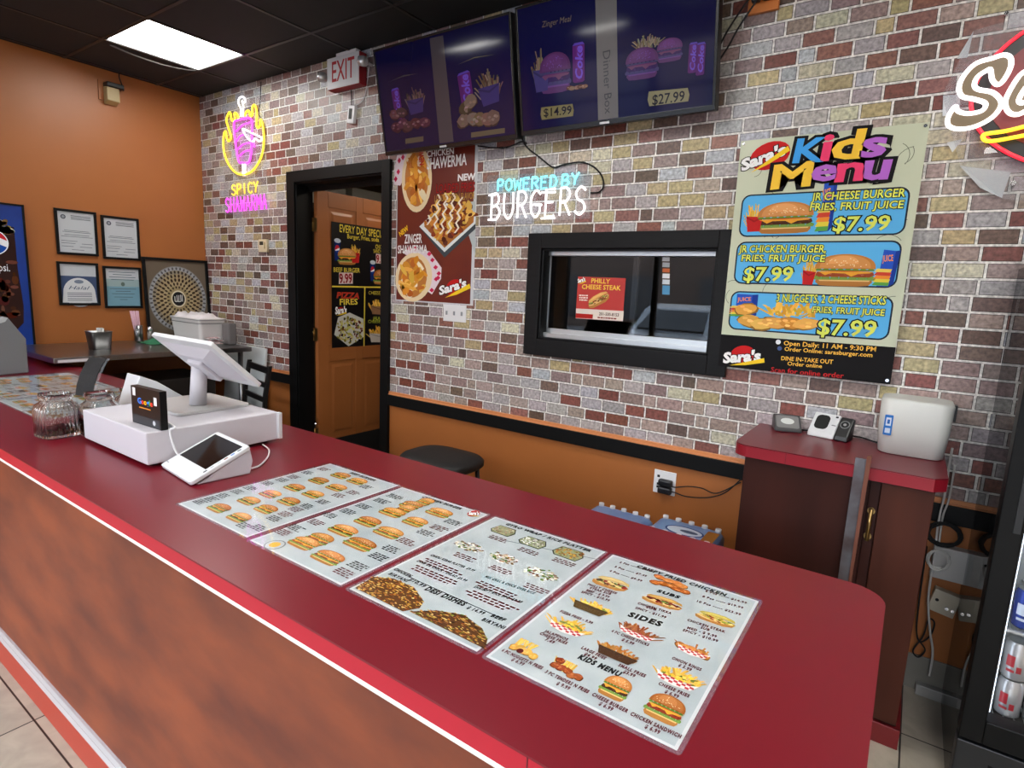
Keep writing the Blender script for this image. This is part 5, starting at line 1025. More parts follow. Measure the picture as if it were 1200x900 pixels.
for x in (.2, .34, .48, .62, .76):
    y = .95; p0_ = None
    for k_ in range(9):
        p1_ = (x + (.03 if k_ % 2 else -.03) - k_ * .012, y - k_ * .085)
        if p0_ and inn_(*p1_): P.poly([(p0_[0] - .018, p0_[1]), (p0_[0] + .018, p0_[1]), (p1_[0] + .018, p1_[1]), (p1_[0] - .018, p1_[1])], (246, 234, 216), 3)
        p0_ = p1_
i.build('food_picture', PRINT, T)
i = Ink(wp); draw_logo(i, (532.8, 337), 10.5, 9.5, (515.7, 345.4), (546.7, 335.6), (515.2, 336), ((521.4, 349), (551.5, 336.8))); i.build('logo', PRINT, T)
# switch plate
a, b_ = onY(520, 376, 0), onY(547, 357, 0)
q = thing('switch_plate', 'white triple switch plate under the shawarma poster', 'switch', ((a.x + b_.x) / 2, 0, a.z)); z0, z1 = onY(533, 377, 0).z, onY(533, 353, 0).z
MB().box((a.x, -.006, z0), (b_.x, -.001, 1.4065)).build('plate', whitep, q, bevel=.0015)
for k_ in range(3):
    x = a.x + (b_.x - a.x) * (k_ + .5) / 3; MB().box((x - .006, -.014, (z0 + 1.4065) / 2 - .012), (x + .006, -.006, (z0 + 1.4065) / 2 + .012)).build('toggle', mat('grey_toggle', (150, 152, 156), .4), q, bevel=.002)
# ---- kids menu poster
kp_ = Plane((0, -.0300, 0), (1, 0, 0), (0, 0, 1)); KY = -.0292
T = thing('kids_menu_poster', 'large kids menu poster with three blue meal panels, right of the serving window', 'poster', (-.38, 0, 1.215))
k0 = onY(857, 300, KY)
KX0, KX1, KZ0, KZ1 = -.712, -.055, 1.215, 2.178
MB().box((KX0, KY, KZ0), (KX1, KY + .0012, KZ1)).build('sheet', mat('sage_vinyl', (196, 202, 176), .3), T)
def kpx(p): return p
i = Ink(kp_)
for k_ in range(26):
    x = random.choice([random.uniform(KX0 + .01, KX0 + .22), random.uniform(KX1 - .1, KX1 - .01)]); z_ = random.uniform(1.5, 2.16); r_ = random.uniform(.02, .06); a0 = random.uniform(0, 6)
    pts = [(x + r_ * math.cos(a0 + t_ * .25), z_ + r_ * math.sin(a0 + t_ * .25)) for t_ in range(8)]
    for p, q2 in zip(pts[:-1], pts[1:]):
        if KX0 < p[0] < KX1 and KX0 < q2[0] < KX1 and q2[1] < KZ1 and p[1] < KZ1:
            d = Vector(q2) - Vector(p); n_ = Vector((-d.y, d.x)).normalized() * .0011; i.poly([(p[0] - n_.x, p[1] - n_.y), (q2[0] - n_.x, q2[1] - n_.y), (q2[0] + n_.x, q2[1] + n_.y), (p[0] + n_.x, p[1] + n_.y)], (110, 116, 100), .5)
i.build('line_doodles', PRINT, T)
zb = kp_.uv((844.6, 391.6)).y; i = Ink(kp_); i.poly([(KX0, KZ0), (KX1, KZ0), (KX1, kp_.uv((1049, 407)).y), (KX0, zb)], (18, 16, 17), 1); i.build('black_band', PRINT, T)
def panel(p4):
    us = [kp_.uv(p) for p in p4]; x0, x1 = (us[0].x + us[3].x) / 2, (us[1].x + us[2].x) / 2; y1, y0 = (us[0].y + us[1].y) / 2, (us[2].y + us[3].y) / 2
    i = Ink(kp_); i.poly(rrect(x0, y0, x1, y1, .035), (34, 44, 60), 1); i.poly(rrect(x0 + .006, y0 + .006, x1 - .006, y1 - .006, .03), (92, 178, 232), 2); i.build('meal_panel', PRINT, T)
panel(((869, 229), (1066, 218), (1062, 275), (866, 278))); panel(((863.7, 283), (1057.4, 282), (1051, 337), (859.5, 333))); panel(((857, 340.5), (1048, 348), (1041.5, 399), (853, 386)))
YG = (216, 226, 100); OD = (16, 26, 40)
i = Ink(kp_)
for t_, a, b_, tp in (('JR CHEESE BURGER', (951, 235.3), (1060, 230.4), (952.7, 226.4)), ('FRIES, FRUIT JUICE', (949, 246.8), (1058.4, 243.8), (950.5, 238.6)), ('$7.99', (976, 271), (1041.5, 269.4), (978.7, 254.8)), ('JR CHICKEN BURGER,', (866, 295.8), (967.6, 295.8), (866.7, 287.7)), ('FRIES, FRUIT JUICE', (869, 306), (966.5, 306.8), (870, 298.7)), ('$7.99', (871.5, 328.8), (928.3, 329.2), (873, 313.4)),
                      ('3 NUGGETS, 2 CHEESE STICKS', (909.8, 353.3), (1037.8, 357), (911.7, 344.6)), ('FRIES, FRUIT JUICE', (952, 365.9), (1036.3, 370), (953, 359)), ('$7.99', (957.7, 391.6), (1025.7, 394.5), (960.5, 374.3))): i.text(t_, a, b_, tp, YG, 14, .022, .05, OD, .055)
OY = (250, 196, 80)
for t_, a, b_, tp, cc in (('Open Daily: 11 AM - 9:30 PM', (918.4, 404.4), (1026.3, 412), (918.8, 399.3), OY), ('Order Online: sarasburger.com', (919.3, 411), (1022, 418.4), (919.7, 406.5), OY), ('DINE IN-TAKE OUT', (915.5, 421.9), (975.9, 426.5), (916, 417.3), OY), ('Order online', (922.8, 428), (963, 431.3), (923.2, 423.6), OY), ('Scan for online order', (903.4, 435.7), (988.3, 443.3), (903.6, 430), (190, 40, 44))): i.text(t_, a, b_, tp, cc, 3, .015)
i.build('lettering', PRINT, T)
i = Ink(kp_); i.ell(kp_.uv((912, 400.8)), .01, .01, (226, 230, 236), 2); i.ell(kp_.uv((913.6, 408.3)), .009, .009, (70, 90, 140), 2); i.build('icons', PRINT, T)
i = Ink(kp_)
BL, PK, YL_, PU = (66, 160, 232), (234, 66, 112), (244, 198, 66), (178, 104, 200)
for ch_, a, b_, tp, cc in (('K', (930, 190.3), (961.3, 188.8), (934.3, 163.8), BL), ('i', (963, 188), (972.6, 187.2), (966.8, 159.5), PK), ('d', (975.4, 186.6), (1009, 184.4), (978, 155), YL_), ('s', (1008.6, 184.4), (1035, 182), (1011, 163.8), PU), ('M', (904.6, 221.3), (950.5, 217), (910.4, 194.2), YL_), ('e', (951.6, 212.6), (978.7, 210.4), (952.7, 195.3), PU), ('n', (979.8, 212.6), (1010, 210.4), (983, 193), PK), ('u', (1011.6, 210.4), (1040.4, 209.3), (1013.3, 189.8), PU)):
    i.text(ch_, a, b_, tp, cc, 8, .03, .06, (20, 18, 20), .075, True)
i.build('title_lettering', PRINT, T)
i = Ink(kp_); draw_logo(i, (902, 182.5), 24, 16, (870.3, 200), (921, 180.5), (871.5, 187), ((880, 202.5), (925.6, 175.5)), 3, .05); i.build('logo', PRINT, T); i = Ink(kp_); draw_logo(i, (870.5, 416), 15, 11, (848.4, 425), (891, 422.3), (848.8, 413.6), ((855, 428), (896, 424)), 3, .05); i.build('logo', PRINT, T)
def juice(P):
    P.poly([(.05, 0), (.75, .02), (.75, .96), (.05, .98)], (40, 84, 190)); P.poly([(.75, .02), (1, .1), (1, .98), (.75, .96)], (30, 60, 150))
    for k_, cc in enumerate(((90, 160, 70), (226, 206, 70), (232, 140, 50), (206, 70, 50), (226, 196, 90))): P.poly([(-.25, .02 + k_ * .09), (.7, .03 + k_ * .09), (.75, .12 + k_ * .09), (-.1, .11 + k_ * .09)], cc, 1)
    P.i.textuv('JUICE', P.m((.1, .66)), P.m((.7, .7)), P.y.length * .16, (244, 150, 60), P.k + 4, .02)
for fn, a, b_, h in ((lambda P: juice(P), (958, 272.4), (974, 272.2), .2), (lambda P: draw_fries(P), (873, 272), (893, 271), (873, 236)), (lambda P: draw_burger(P), (884.4, 274.8), (953, 272.6), (886.6, 237.8)),
                     (lambda P: draw_fries(P), (938, 333), (954, 334), (938, 300)), (lambda P: juice(P), (1026, 335.4), (1046, 337), (1024, 291)), (lambda P: draw_burger(P, None, (150, 70, 40)), (951, 334.6), (1025, 336.4), (955, 297)),
                     (lambda P: juice(P), (860, 371), (886, 372.4), (862, 343.7)), (lambda P: draw_fries(P, None, n=40), (890, 374), (962, 377), (892, 350)), (lambda P: draw_nuggets(P, (222, 164, 76), 6), (862, 388), (955, 394), (864, 352))):
    i = Ink(kp_); fn(Pic(i, a, b_, h, 3)); i.build('food_picture', PRINT, T)
for x, z_ in ((KX0 + .012, KZ1 - .012), (KX1 - .012, KZ1 - .012), (KX1 - .012, KZ0 + .014)): MB().cyl((x, KY + .001, z_), (x, KY - .003, z_), .006, seg=12).build('grommet', chrome, T)
MB().box((KX0 + .1, -.029, KZ1 - .05), (KX1 - .1, -.0005, KZ1 - .02)).build('mounting_rail', whitep, T)

# ---- wall screens
def screen(bl, br, Y, h, label, prints):
    A, B = onY(*bl, Y), onY(*br, Y); zt = (A.z + B.z) / 2; X0, X1 = A.x, B.x
    up = Vector((0, -.187, .98)).normalized(); O = Vector((X0, Y, zt)); p = Plane(O, (1, 0, 0), up); W = X1 - X0
    T = thing('wall_screen', label, 'screen', (X0 + W / 2, 0, zt), 'menu screens above the serving window'); N = p.N
    Ms = Matrix((Vector((1, 0, 0)), up, N)).transposed().to_4x4(); Ms.translation = O
    q = MB(); q.box((0, 0, -.05), (W, h, 0), M=Ms); q.build('housing', blk2, T, bevel=.004)
    q = MB(); bz = .012
    for a in ((0, 0, W, .022), (0, h - bz, W, h), (0, .022, bz, h - bz), (W - bz, .022, W, h - bz)): q.box((a[0], a[1], .0002), (a[2], a[3], .006), M=Ms)
    q.build('bezel', mat('bezel_black', (12, 12, 13), .25), T, bevel=.0015)
    sm_ = mat('screen_glass', (13, 13, 52), .07, emit=.11, spec=.4)
    q = MB(); q.box((bz, .022, .0002), (W - bz, h - bz, .002), M=Ms); q.build('display', sm_, T)
    MB().box((X0 + W * .35, Y + .06, zt + h * .4), (X0 + W * .65, -.0005, zt + h * .6)).build('wall_bracket', blk2, T)
    q = MB(); q.box((W * .455, .004, .006), (W * .505, .014, .0066), M=Ms); q.build('maker_plate', mat('pale_plate', (196, 198, 202), .4), T)
    prints(T, p.off(.0022)); return T
SP = mat('screen_image', rough=.07, attr=True, emit=.10, spec=.4)
tn = lambda c: (int(c[0] * .30 + 22), int(c[1] * .22 + 18), int(c[2] * .45 + 62))
tf = lambda c: (int(c[0] * .34 + 16), int(c[1] * .26 + 14), int(c[2] * .25 + 34))
def pr1_(T, p):
    i = Ink(p); i.pp([(503.6, 45), (519.2, 41.5), (531.6, 166), (515.1, 168)], (66, 60, 66)); i.build('divider_strip', SP, T)
    z5 = lambda x, y: (400 + x / 5.4545, y / 5.4545)
    for fn, a, b_, h in ((lambda P: draw_cup(P, True, tn, 'Coke'), z5(768, 692), z5(858, 662), z5(752, 470)), (lambda P: draw_cup(P, True, tn, 'Coke'), z5(345, 770), z5(400, 755), z5(318, 572))):
        i = Ink(p); fn(Pic(i, a, b_, h)); i.build('drink_picture', SP, T)
    for fn, a, b_, h in ((lambda P: draw_fries(P, (46, 40, 92), base=(88, 74, 62)), z5(890, 690), z5(1030, 640), z5(880, 440)), (lambda P: draw_nuggets(P, (84, 66, 58), 7), z5(760, 850), z5(1030, 800), z5(760, 610)), (lambda P: draw_fries(P, (46, 40, 92), base=(80, 68, 66)), z5(430, 740), z5(540, 710), z5(420, 545)), (lambda P: draw_nuggets(P, (76, 46, 58), 7), z5(330, 865), z5(560, 825), z5(325, 690))):
        i = Ink(p); fn(Pic(i, a, b_, h)); i.build('food_picture', SP, T)
    i = Ink(p)
    for a, b_ in ((z5(830, 880), z5(1045, 850)), (z5(410, 920), z5(525, 903))): i.pp([a, b_, (b_[0], b_[1] - 6), (a[0], a[1] - 6)], (84, 76, 62), 2)
    i.pp([z5(740, 415), z5(850, 365), z5(985, 348), z5(850, 372)], (80, 76, 60), 2); i.pp([z5(300, 525), z5(400, 480), z5(490, 470), z5(400, 488)], (70, 66, 60), 2); i.build('brush_marks', SP, T)
def pr2_(T, p):
    i = Ink(p); i.pp([(697.5, -6), (722.5, -9), (724.5, 137.5), (701, 141)], (92, 90, 92)); i.text('Dinner Box', (706.5, 60.4), (709, 134), (715.3, 60.4), (60, 60, 66), bold=0); i.build('divider_strip', SP, T)
    z5 = lambda x, y: (600 + x / 4.8, y / 4.8)
    for fn, a, b_, h in ((lambda P: draw_cup(P, True, tn, 'Coke'), z5(340, 470), z5(415, 458), z5(322, 250)), (lambda P: draw_cup(P, True, tn, 'Coke'), z5(985, 415), z5(1040, 408), z5(980, 245)), (lambda P: draw_cup(P, True, tn, 'Coke'), z5(1030, 428), z5(1085, 420), z5(1030, 245))):
        i = Ink(p); fn(Pic(i, a, b_, h, 12)); i.build('drink_picture', SP, T)
    for fn, a, b_, h in ((lambda P: draw_fries(P, (52, 48, 96), base=(92, 78, 62)), z5(125, 525), z5(215, 505), z5(100, 275)), (lambda P: draw_burger(P, tn), z5(155, 535), z5(335, 510), z5(150, 305)), (lambda P: draw_nuggets(P, (92, 70, 56), 5), z5(305, 520), z5(430, 495), z5(300, 460)), (lambda P: draw_fries(P, None, base=(104, 96, 84)), z5(690, 300), z5(835, 280), z5(690, 190)), (lambda P: draw_burger(P, tn), z5(635, 460), z5(825, 432), z5(635, 280)), (lambda P: draw_burger(P, tn), z5(810, 360), z5(960, 335), z5(810, 225))):
        i = Ink(p); fn(Pic(i, a, b_, h)); i.build('food_picture', SP, T)
    i = Ink(p); i.pp([(634.4, 126), (671, 121.5), (672.4, 129), (671.6, 136), (635, 140.5), (633.6, 134)], (104, 96, 66), 3); i.pp([(760.4, 107.3), (806, 103), (808, 111), (806.5, 118.7), (761, 124.5), (759, 117)], (118, 114, 90), 3)
    i.text('$14.99', (637.5, 136.9), (669.8, 133.3), (637.5, 127.5), (24, 22, 34), 5, .01); i.text('$27.99', (764.6, 123), (802, 118.1), (764.6, 111.5), (24, 26, 40), 5, .01); i.text('Zinger Meal', (635, 32.3), (669.8, 24.6), (635, 25.5), (92, 82, 74), 5, 0, .2); i.build('price_lettering', SP, T)
screen((452.7, 182.7), (606.8, 162), -.1, .575, 'left dark menu screen above the door and shawarma poster', pr1_)
screen((612, 157.5), (837.8, 131.3), -.1, .575, 'right dark menu screen showing prices above the serving window', pr2_)
cable('screen_cable', [onY(x, y, -.03) for x, y in ((560, 171), (575, 173), (592, 173), (604, 169), (611, 166), (617, 168))], .004, matte, 'short black cable hanging under the left menu screen')
# ---- orange socket box at the top with plugs
sx0, sx1, sz0 = onY(877, 19, 0).x, onY(913, 13, 0).x, onY(895, 16, 0).z
sk = thing('orange_socket_plate', 'orange painted socket plate high on the brick wall beside the right screen', 'socket', ((sx0 + sx1) / 2, 0, sz0)); MB().box((sx0, -.02, sz0), (sx1, -.001, sz0 + .16)).build('plate', mat('orange_plate', (206, 120, 52), .4), sk, bevel=.002)
for x in (onY(886, 4, -.03).x, onY(899, 1, -.03).x):
    q = thing('power_plug', 'black plugs in the orange socket plate beside the right screen', 'plug', (x, -.03, sz0 + .05), 'black plugs in the orange plate'); MB().box((x - .018, -.05, sz0 + .035), (x + .018, -.0205, sz0 + .10)).build('plug_body', blk2, q, bevel=.008)
    MB().tube(catmull([(x, -.045, sz0 + .06), (x - .03, -.05, sz0 + .04), (x - .10, -.04, sz0 - .05), (x - .15 + (.01 if x > -.75 else 0), -.035, sz0 - .12), (x - .2, -.03, sz0 - .2)], 6), .004).build('cord', matte, q)
# ---- exit sign
ex0, ex1 = onY(384, 70, -.07), onY(421.5, 59, -.07); zb_, zt_ = onY(385, 106.4, -.07).z, onY(384, 70, -.07).z
es = thing('exit_sign', 'white EXIT sign with red letters and two lamp heads on the brick wall', 'exit sign', ((ex0.x + ex1.x) / 2, 0, zb_))
MB().box((ex0.x, -.07, zb_), (ex1.x, -.012, zt_)).build('red_housing', mat('red_plastic', (150, 26, 36), .4), es, bevel=.003); MB().box((ex0.x, -.0745, zb_ + .003), (ex1.x - .004, -.0705, zt_)).build('white_face', mat('white_face', (228, 230, 232), .3), es)
i = Ink(Plane((0, -.0748, 0), (1, 0, 0), (0, 0, 1))); i.textuv('EXIT', (ex0.x + .05, zb_ + .045), (ex1.x - .045, zb_ + .045), (zt_ - zb_) - .07, (170, 54, 58), 2, .01); i.build('lettering', PRINT, es)
q = MB(); q.box((ex0.x + .06, -.05, zt_), (ex1.x - .06, -.012, ZCEIL - .001)); q.build('mount', whitep, es)
for x, z_ in ((ex0.x - .05, zb_ + .09), (ex1.x + .035, zb_ + .12)):
    L = MB().lathe((x, -.075, z_ - .03), [(0, .004), (.006, .028), (.03, .036), (.055, .03), (.062, .004)], 20).build('lamp_head', mat('lamp_chrome', (196, 198, 200), .15, .6), es); MB().cyl((x, -.06, z_), (x, -.0005, z_), .01, seg=10).build('arm', whitep, L)
q = thing('wall_controller', 'small white and black box hanging on wires below the EXIT sign', 'control box', (-3.22, 0, 2.545)); Mq = Matrix.Translation((-3.22, -.012, 2.6)) @ Matrix.Rotation(R(8), 4, 'Y')
MB().box((-.034, -.012, -.055), (.034, .0105, .055), M=Mq).build('body', whitep, q, bevel=.003); MB().box((-.02, -.0126, -.03), (.012, -.012, .035), M=Mq).build('black_label', blk, q)
MB().tube(catmull([(-3.23, -.01, 2.65), (-3.235, -.006, 2.72), (-3.235, -.01, zb_ + .002)], 6), .003).build('wire', matte, q); MB().tube(catmull([(-3.2, -.01, 2.65), (-3.12, -.006, 2.68), (-3.09, -.004, 2.76), (-3.06, -.006, zt_ - .05)], 6), .003).build('wire', whitep, q)

# ---- outlet with plugs under the rail
o0, o1 = onY(767.5, 551, 0), onY(791.5, 582, 0)
ot = thing('wall_outlet', 'white double outlet plate with two black plugs on the orange wainscot', 'outlet', ((o0.x + o1.x) / 2, 0, .552)); MB().box((-.972, -.007, .552), (-.862, .0005, .668)).build('plate', whitep, ot, bevel=.002)
for z_ in (.64, .60, .585): MB().box((-.955, -.0076, z_ - .008), (-.942, -.007, z_ + .004)).build('socket_slot', matte, ot)
for z_, tail, lb in ((.615, [(790, 571), (806, 570), (822, 572), (840, 578), (868, 565)], 'upper black plug in the white outlet, its cord running to the cabinet'), (.578, [(790, 577), (805, 582), (830, 583), (850, 577), (869, 561)], 'lower black plug in the white outlet, its cord running to the cabinet')):
    q = thing('power_plug', lb, 'plug', (-.905, -.02, z_ - .02)); MB().box((-.94, -.04, z_ - .017), (-.872, -.0075, z_ + .017)).build('plug_body', blk2, q, bevel=.008)
    pts = [Vector((-.885, -.03, z_))] + [onY(x, y, -.025 if k_ < 4 else -.03) for k_, (x, y) in enumerate(tail)]; MB().tube(catmull(pts, 6), .0028).build('cord', matte, q)
# ---- cases of bottled water
wf_ = mat('blue_film', (84, 120, 172), .3, rgb2=(120, 150, 190), nscale=8); cap = mat('white_cap', (206, 206, 214), .4)
def case(x0, y0, z0, label, print_=True):
    T = thing('water_case', label, 'water case', (x0 + .16, y0 + .11, z0), 'shrink-wrapped water cases by the cabinet')
    q = MB(); ring = lambda e_, z_: [(x, y, z0 + z_) for x, y in rrect(x0 - e_, y0 - e_, x0 + .30 + e_, y0 + .22 + e_, .03)]
    q.grid([ring(-.012, .0005), ring(0, .02), ring(0, .19), ring(-.012, .21), ring(-.03, .214)], True, caps=(True, True)); q.build('film_wrap', wf_, T)
    if print_:
        p = Plane((x0, y0, z0 + .2143), (1, 0, 0), (0, 1, 0)); i = Ink(p); i.ell((.15, .10), .085, .05, (36, 60, 120), 1, 30); i.ell((.15, .10), .077, .042, (196, 206, 220), 2, 30); i.ell((.17, .10), .04, .016, (70, 84, 110), 3, 16); i.poly([(.235, .03), (.285, .03), (.285, .17), (.235, .17)], (150, 96, 40), 2); i.build('printed_label', PRINT, T)
    for a in range(5):
        for b_ in (0, 3): MB().cyl((x0 + .03 + a * .06, y0 + .022 + b_ * .0585, z0 + .205), (x0 + .03 + a * .06, y0 + .022 + b_ * .0585, z0 + .226), .013, seg=14).build('bottle_cap', cap, T)
    return T
MB().box((-1.2, -.36, 0), (-.56, -.06, .05)).build('low_pallet', mat('pallet_wood', (120, 90, 60), .8), None, 'low wooden pallet under the water cases', 'pallet')
c1_ = case(-.872, -.36, .051, 'blue-wrapped water case under the top one beside the wood cabinet', False)
c3_ = case(-.872, -.36, .283, 'top blue-wrapped water case with an oval logo beside the wood cabinet')
# shorter pile to the left
bx_ = mat('plain_carton', (150, 116, 80), .7); MB().box((-1.2, -.35, .051), (-.905, -.07, .255)).build('carton_box', bx_, None, 'brown carton under the left water case, behind the counter', 'box', bevel=.004)
case(-1.205, -.35, .2555, 'left blue-wrapped water case, partly hidden by the counter', False)

# ================================================================== SIDE CABINET (right)
cw = mat('dark_red_wood', (38, 12, 8), .5, spec=.25, rgb2=(56, 22, 15), nscale=2.6, stretch=(3, 3, .6)); cw2 = mat('mid_red_wood', (58, 25, 16), .5, spec=.25, rgb2=(76, 36, 24), nscale=2.6, stretch=(3, 3, .6))
CB = .979
cab = thing('wood_cabinet', 'dark reddish wood cabinet with a red top in the back right corner', 'cabinet', (-.18, -.22, 0))
cpts = []
cx0, cx1, cy0, cy1 = -.512, .146, -.466, -.003
for k_ in range(9): a = R(180 + 90 * k_ / 8); cpts.append((cx0 + .06 + .06 * math.cos(a), cy0 + .06 + .06 * math.sin(a)))
cpts += [(cx1 - .035, cy0), (cx1, cy0 + .035), (cx1, cy1), (cx0, cy1)]
MB().prism([(x, y, CB - .004) for x, y in cpts], (0, 0, .004)).build('cabinet_top', mat('cabinet_red_top', (104, 17, 30), .3, spec=.4), cab); q = MB(); q.prism([(x, y, CB - .044) for x, y in cpts], (0, 0, .0395)); q.build('edge_band', mat('cabinet_band', (140, 22, 38), .4), cab)
MB().box((-.3265, cy0 - .0006, CB - .044), (-.325, cy0, CB - .004)).build('band_joint', MATS['joint_dark'], cab)
MB().box((-.468, -.43, .075), (.118, -.006, CB - .045)).build('body', cw, cab)
MB().box((-.468, -.442, .09), (-.062, -.4305, CB - .05)).build('left_panel', cw, cab, bevel=.001); MB().box((-.059, -.442, .09), (-.03, -.4305, CB - .05)).build('door_stile', cw, cab, bevel=.001); dd = MB().box((-.027, -.448, .09), (.118, -.4305, CB - .05)).build('cabinet_door', cw2, cab, bevel=.0015)
q = MB(); hx = -.046
for z_ in (.735, .825): q.cyl((hx, -.447, z_), (hx, -.462, z_), .007, seg=12); q.cyl((hx, -.4425, z_), (hx, -.447, z_), .012, seg=14)
q.cyl((hx, -.462, .724), (hx, -.462, .836), .0065, seg=12); q.build('handle', brass, cab, 'brass pull handle')
MB().box((-.48, -.445, .0), (.132, -.006, .075)).build('red_plinth', mat('dark_red_base', (112, 18, 24), .4), cab, bevel=.002)
# metal angle bar
q = thing('metal_bar', 'worn metal angle bar standing upright against the cabinet front', 'metal bar', (-.095, -.5, 0))
mb_ = mat('worn_metal', (126, 126, 132), .35, .8, rgb2=(96, 84, 84), nscale=12)
MB().prism([(-.112, -.508, 0), (-.080, -.508, 0), (-.080, -.468, 1.005), (-.112, -.468, 1.005)], (0, -.004, 0)).build('front_flange', mb_, q); MB().prism([(-.080, -.506, 0), (-.077, -.506, 0), (-.066, -.4675, 1.022), (-.0795, -.4675, 1.018)], (0, -.022, 0)).build('side_flange', mat('copper_flange', (112, 66, 50), .5, .3), q)
# small things on the cabinet
q = thing('caller_display', 'small grey caller display box at the back left of the cabinet top', 'display box', (-.40, -.06, CB)); zc = CB + .0005
pts = [onZ(911.5, 501.5, zc), onZ(929, 505.5, zc)]; Mq = Matrix.Translation((-.395, -.065, zc)) @ Matrix.Rotation(R(18), 4, 'Z')
MB().prism([(-.052, -.045, 0), (-.052, .05, 0), (-.052, .05, .055), (-.052, .035, .06), (-.052, -.045, .012)], (.104, 0, 0), M=Mq).build('body', mat('dark_grey_plastic', (70, 70, 72), .4), q, bevel=.004)
sl = Vector((0, .08, .048)).normalized(); pD = Plane(Mq @ Vector((0, -.045, .0125)), Mq.to_3x3() @ Vector((1, 0, 0)), Mq.to_3x3() @ sl); i = Ink(pD); i.poly(rrect(-.044, .008, .044, .085, .01), (128, 128, 128)); i.ell((0, .05), .026, .019, (206, 210, 208), 2); i.build('face', GLOSSY_PRINT, q)
q = thing('telephone', 'white and black telephone base in the middle of the cabinet top', 'telephone', (-.23, -.09, CB)); Mq = Matrix.Translation((-.232, -.085, zc)) @ Matrix.Rotation(R(-14), 4, 'Z')
MB().prism([(-.075, -.035, 0), (-.075, .03, 0), (-.075, .045, .085), (-.075, .03, .092), (-.075, -.03, .02)], (.1, 0, 0), M=Mq).build('white_body', wm2, q, bevel=.006); MB().prism([(.0255, -.035, 0), (.0255, .03, 0), (.0255, .045, .082), (.0255, .03, .088), (.0255, -.03, .02)], (.05, 0, 0), M=Mq).build('black_side', blk2, q, bevel=.006)
sl = Vector((0, .06, .072)).normalized(); pD = Plane(Mq @ Vector((0, -.0305, .0205)), Mq.to_3x3() @ Vector((1, 0, 0)), Mq.to_3x3() @ sl); i = Ink(pD); i.poly(rrect(-.06, .016, -.008, .083, .018), (22, 24, 24)); i.poly([(.004, .04), (.02, .04), (.02, .044), (.004, .044)], (110, 114, 120)); i.poly([(.008, .078), (.018, .078), (.018, .086), (.008, .086)], (40, 40, 44)); i.ell((.05, .055), .018, .018, (120, 122, 124), 1, 24); i.ell((.05, .055), .014, .014, (26, 26, 28), 2, 24); i.ell((.05, .055), .006, .006, (150, 150, 150), 3); i.build('face', GLOSSY_PRINT, q)
cable('telephone_cable', [Mq @ Vector((-.072, .03, .012)), (-.325, -.04, zc + .006), (-.34, -.03, zc + .004)], .003, matte, 'short black cord between the caller display and the telephone base'); cable('telephone_cable', [Mq @ Vector((.077, .03, .02)), (-.12, -.04, zc + .012), (-.08, -.05, zc + .006), (-.055, -.06, zc + .004)], .003, matte, 'black cord from the telephone base behind the white router')
rt = thing('internet_router', 'white rounded box router with a blue sticker on the cabinet top', 'router', (.045, -.12, CB)); q = MB()
rr = lambda e_, z_: [(x, y, zc + z_) for x, y in rrect(-.066 - e_, -.208 - e_, .142 + e_, -.03 + e_, .04, 8)]
q.grid([rr(-.01, 0), rr(-.004, .004), rr(.004, .1), rr(.006, .195), rr(.002, .202), rr(-.01, .205)], True, caps=(True, True)); q.build('body', mat('router_white', (206, 208, 204), .35), rt)
fp = Plane((0, -.2135, 0), (1, 0, 0), (0, 0, 1)); i = Ink(fp); i.poly(rrect(-.052, zc + .07, -.026, zc + .145, .003), (44, 112, 190), 0); i.poly([(-.047, zc + .105), (-.031, zc + .105), (-.031, zc + .135), (-.047, zc + .135)], (206, 220, 236)); i.poly([(-.043, zc + .112), (-.035, zc + .112), (-.035, zc + .128), (-.043, zc + .128)], (44, 100, 170), 2); i.poly([(-.047, zc + .078), (-.031, zc + .078), (-.031, zc + .096), (-.047, zc + .096)], (196, 212, 230)); i.build('sticker', GLOSSY_PRINT, rt)
q = MB(); q.box((.149, -.09, zc + .13), (.160, -.05, zc + .19)); q.build('rear_socket', blk2, rt, bevel=.002)
# cables and boxes under the rail, beside the cabinet
wc = mat('white_cord', (196, 194, 190), .5)
cable('white_cable', [onY(*p, -.05) for p in ((1116, 525), (1110, 560), (1107, 580), (1100, 610), (1095, 650), (1088, 700), (1090, 740), (1093, 765), (1089, 792))] , .004, wc, 'white cord hanging from the router down to the floor behind the cabinet')
cable('white_cable', [onY(*p, -.04) for p in ((1119, 545), (1112, 585), (1105, 605), (1100, 640), (1098, 660))], .0035, wc, 'second white cord dropping from the router to the white junction box')
def coil(c, rx, rz, n_, r_, m_, lb, name):
    pts = []
    for k_ in range(n_ * 20 + 1): a = 2 * math.pi * k_ / 20; j = 1 + .12 * math.sin(k_ * .7); pts.append((c[0] + rx * j * math.cos(a), c[1] - .004 * k_ / 20, c[2] + rz * j * math.sin(a)))
    MB().tube(pts, r_, 6).build(name, m_, None, lb, 'cable')
a = onY(1106, 624, -.03); coil((a.x, -.045, a.z), .05, .042, 5, .0035, matte, 'coil of black cable hanging beside the cabinet', 'coiled_cable'); a = onY(1099, 652, -.05); coil((a.x, -.085, a.z), .032, .035, 4, .003, wc, 'coil of white cable hanging in front of the junction box', 'coiled_cable')
q = thing('junction_box', 'white rectangular junction box low on the wall between cabinet and drinks fridge', 'junction box', (.235, 0, .49)); MB().box((.163, -.05, .497), (.285, -.001, .622)).build('cover', mat('box_grey_white', (186, 184, 182), .4), q, bevel=.003); MB().cyl((.21, -.0505, .592), (.21, -.052, .592), .005, seg=10).build('screw', matte, q)
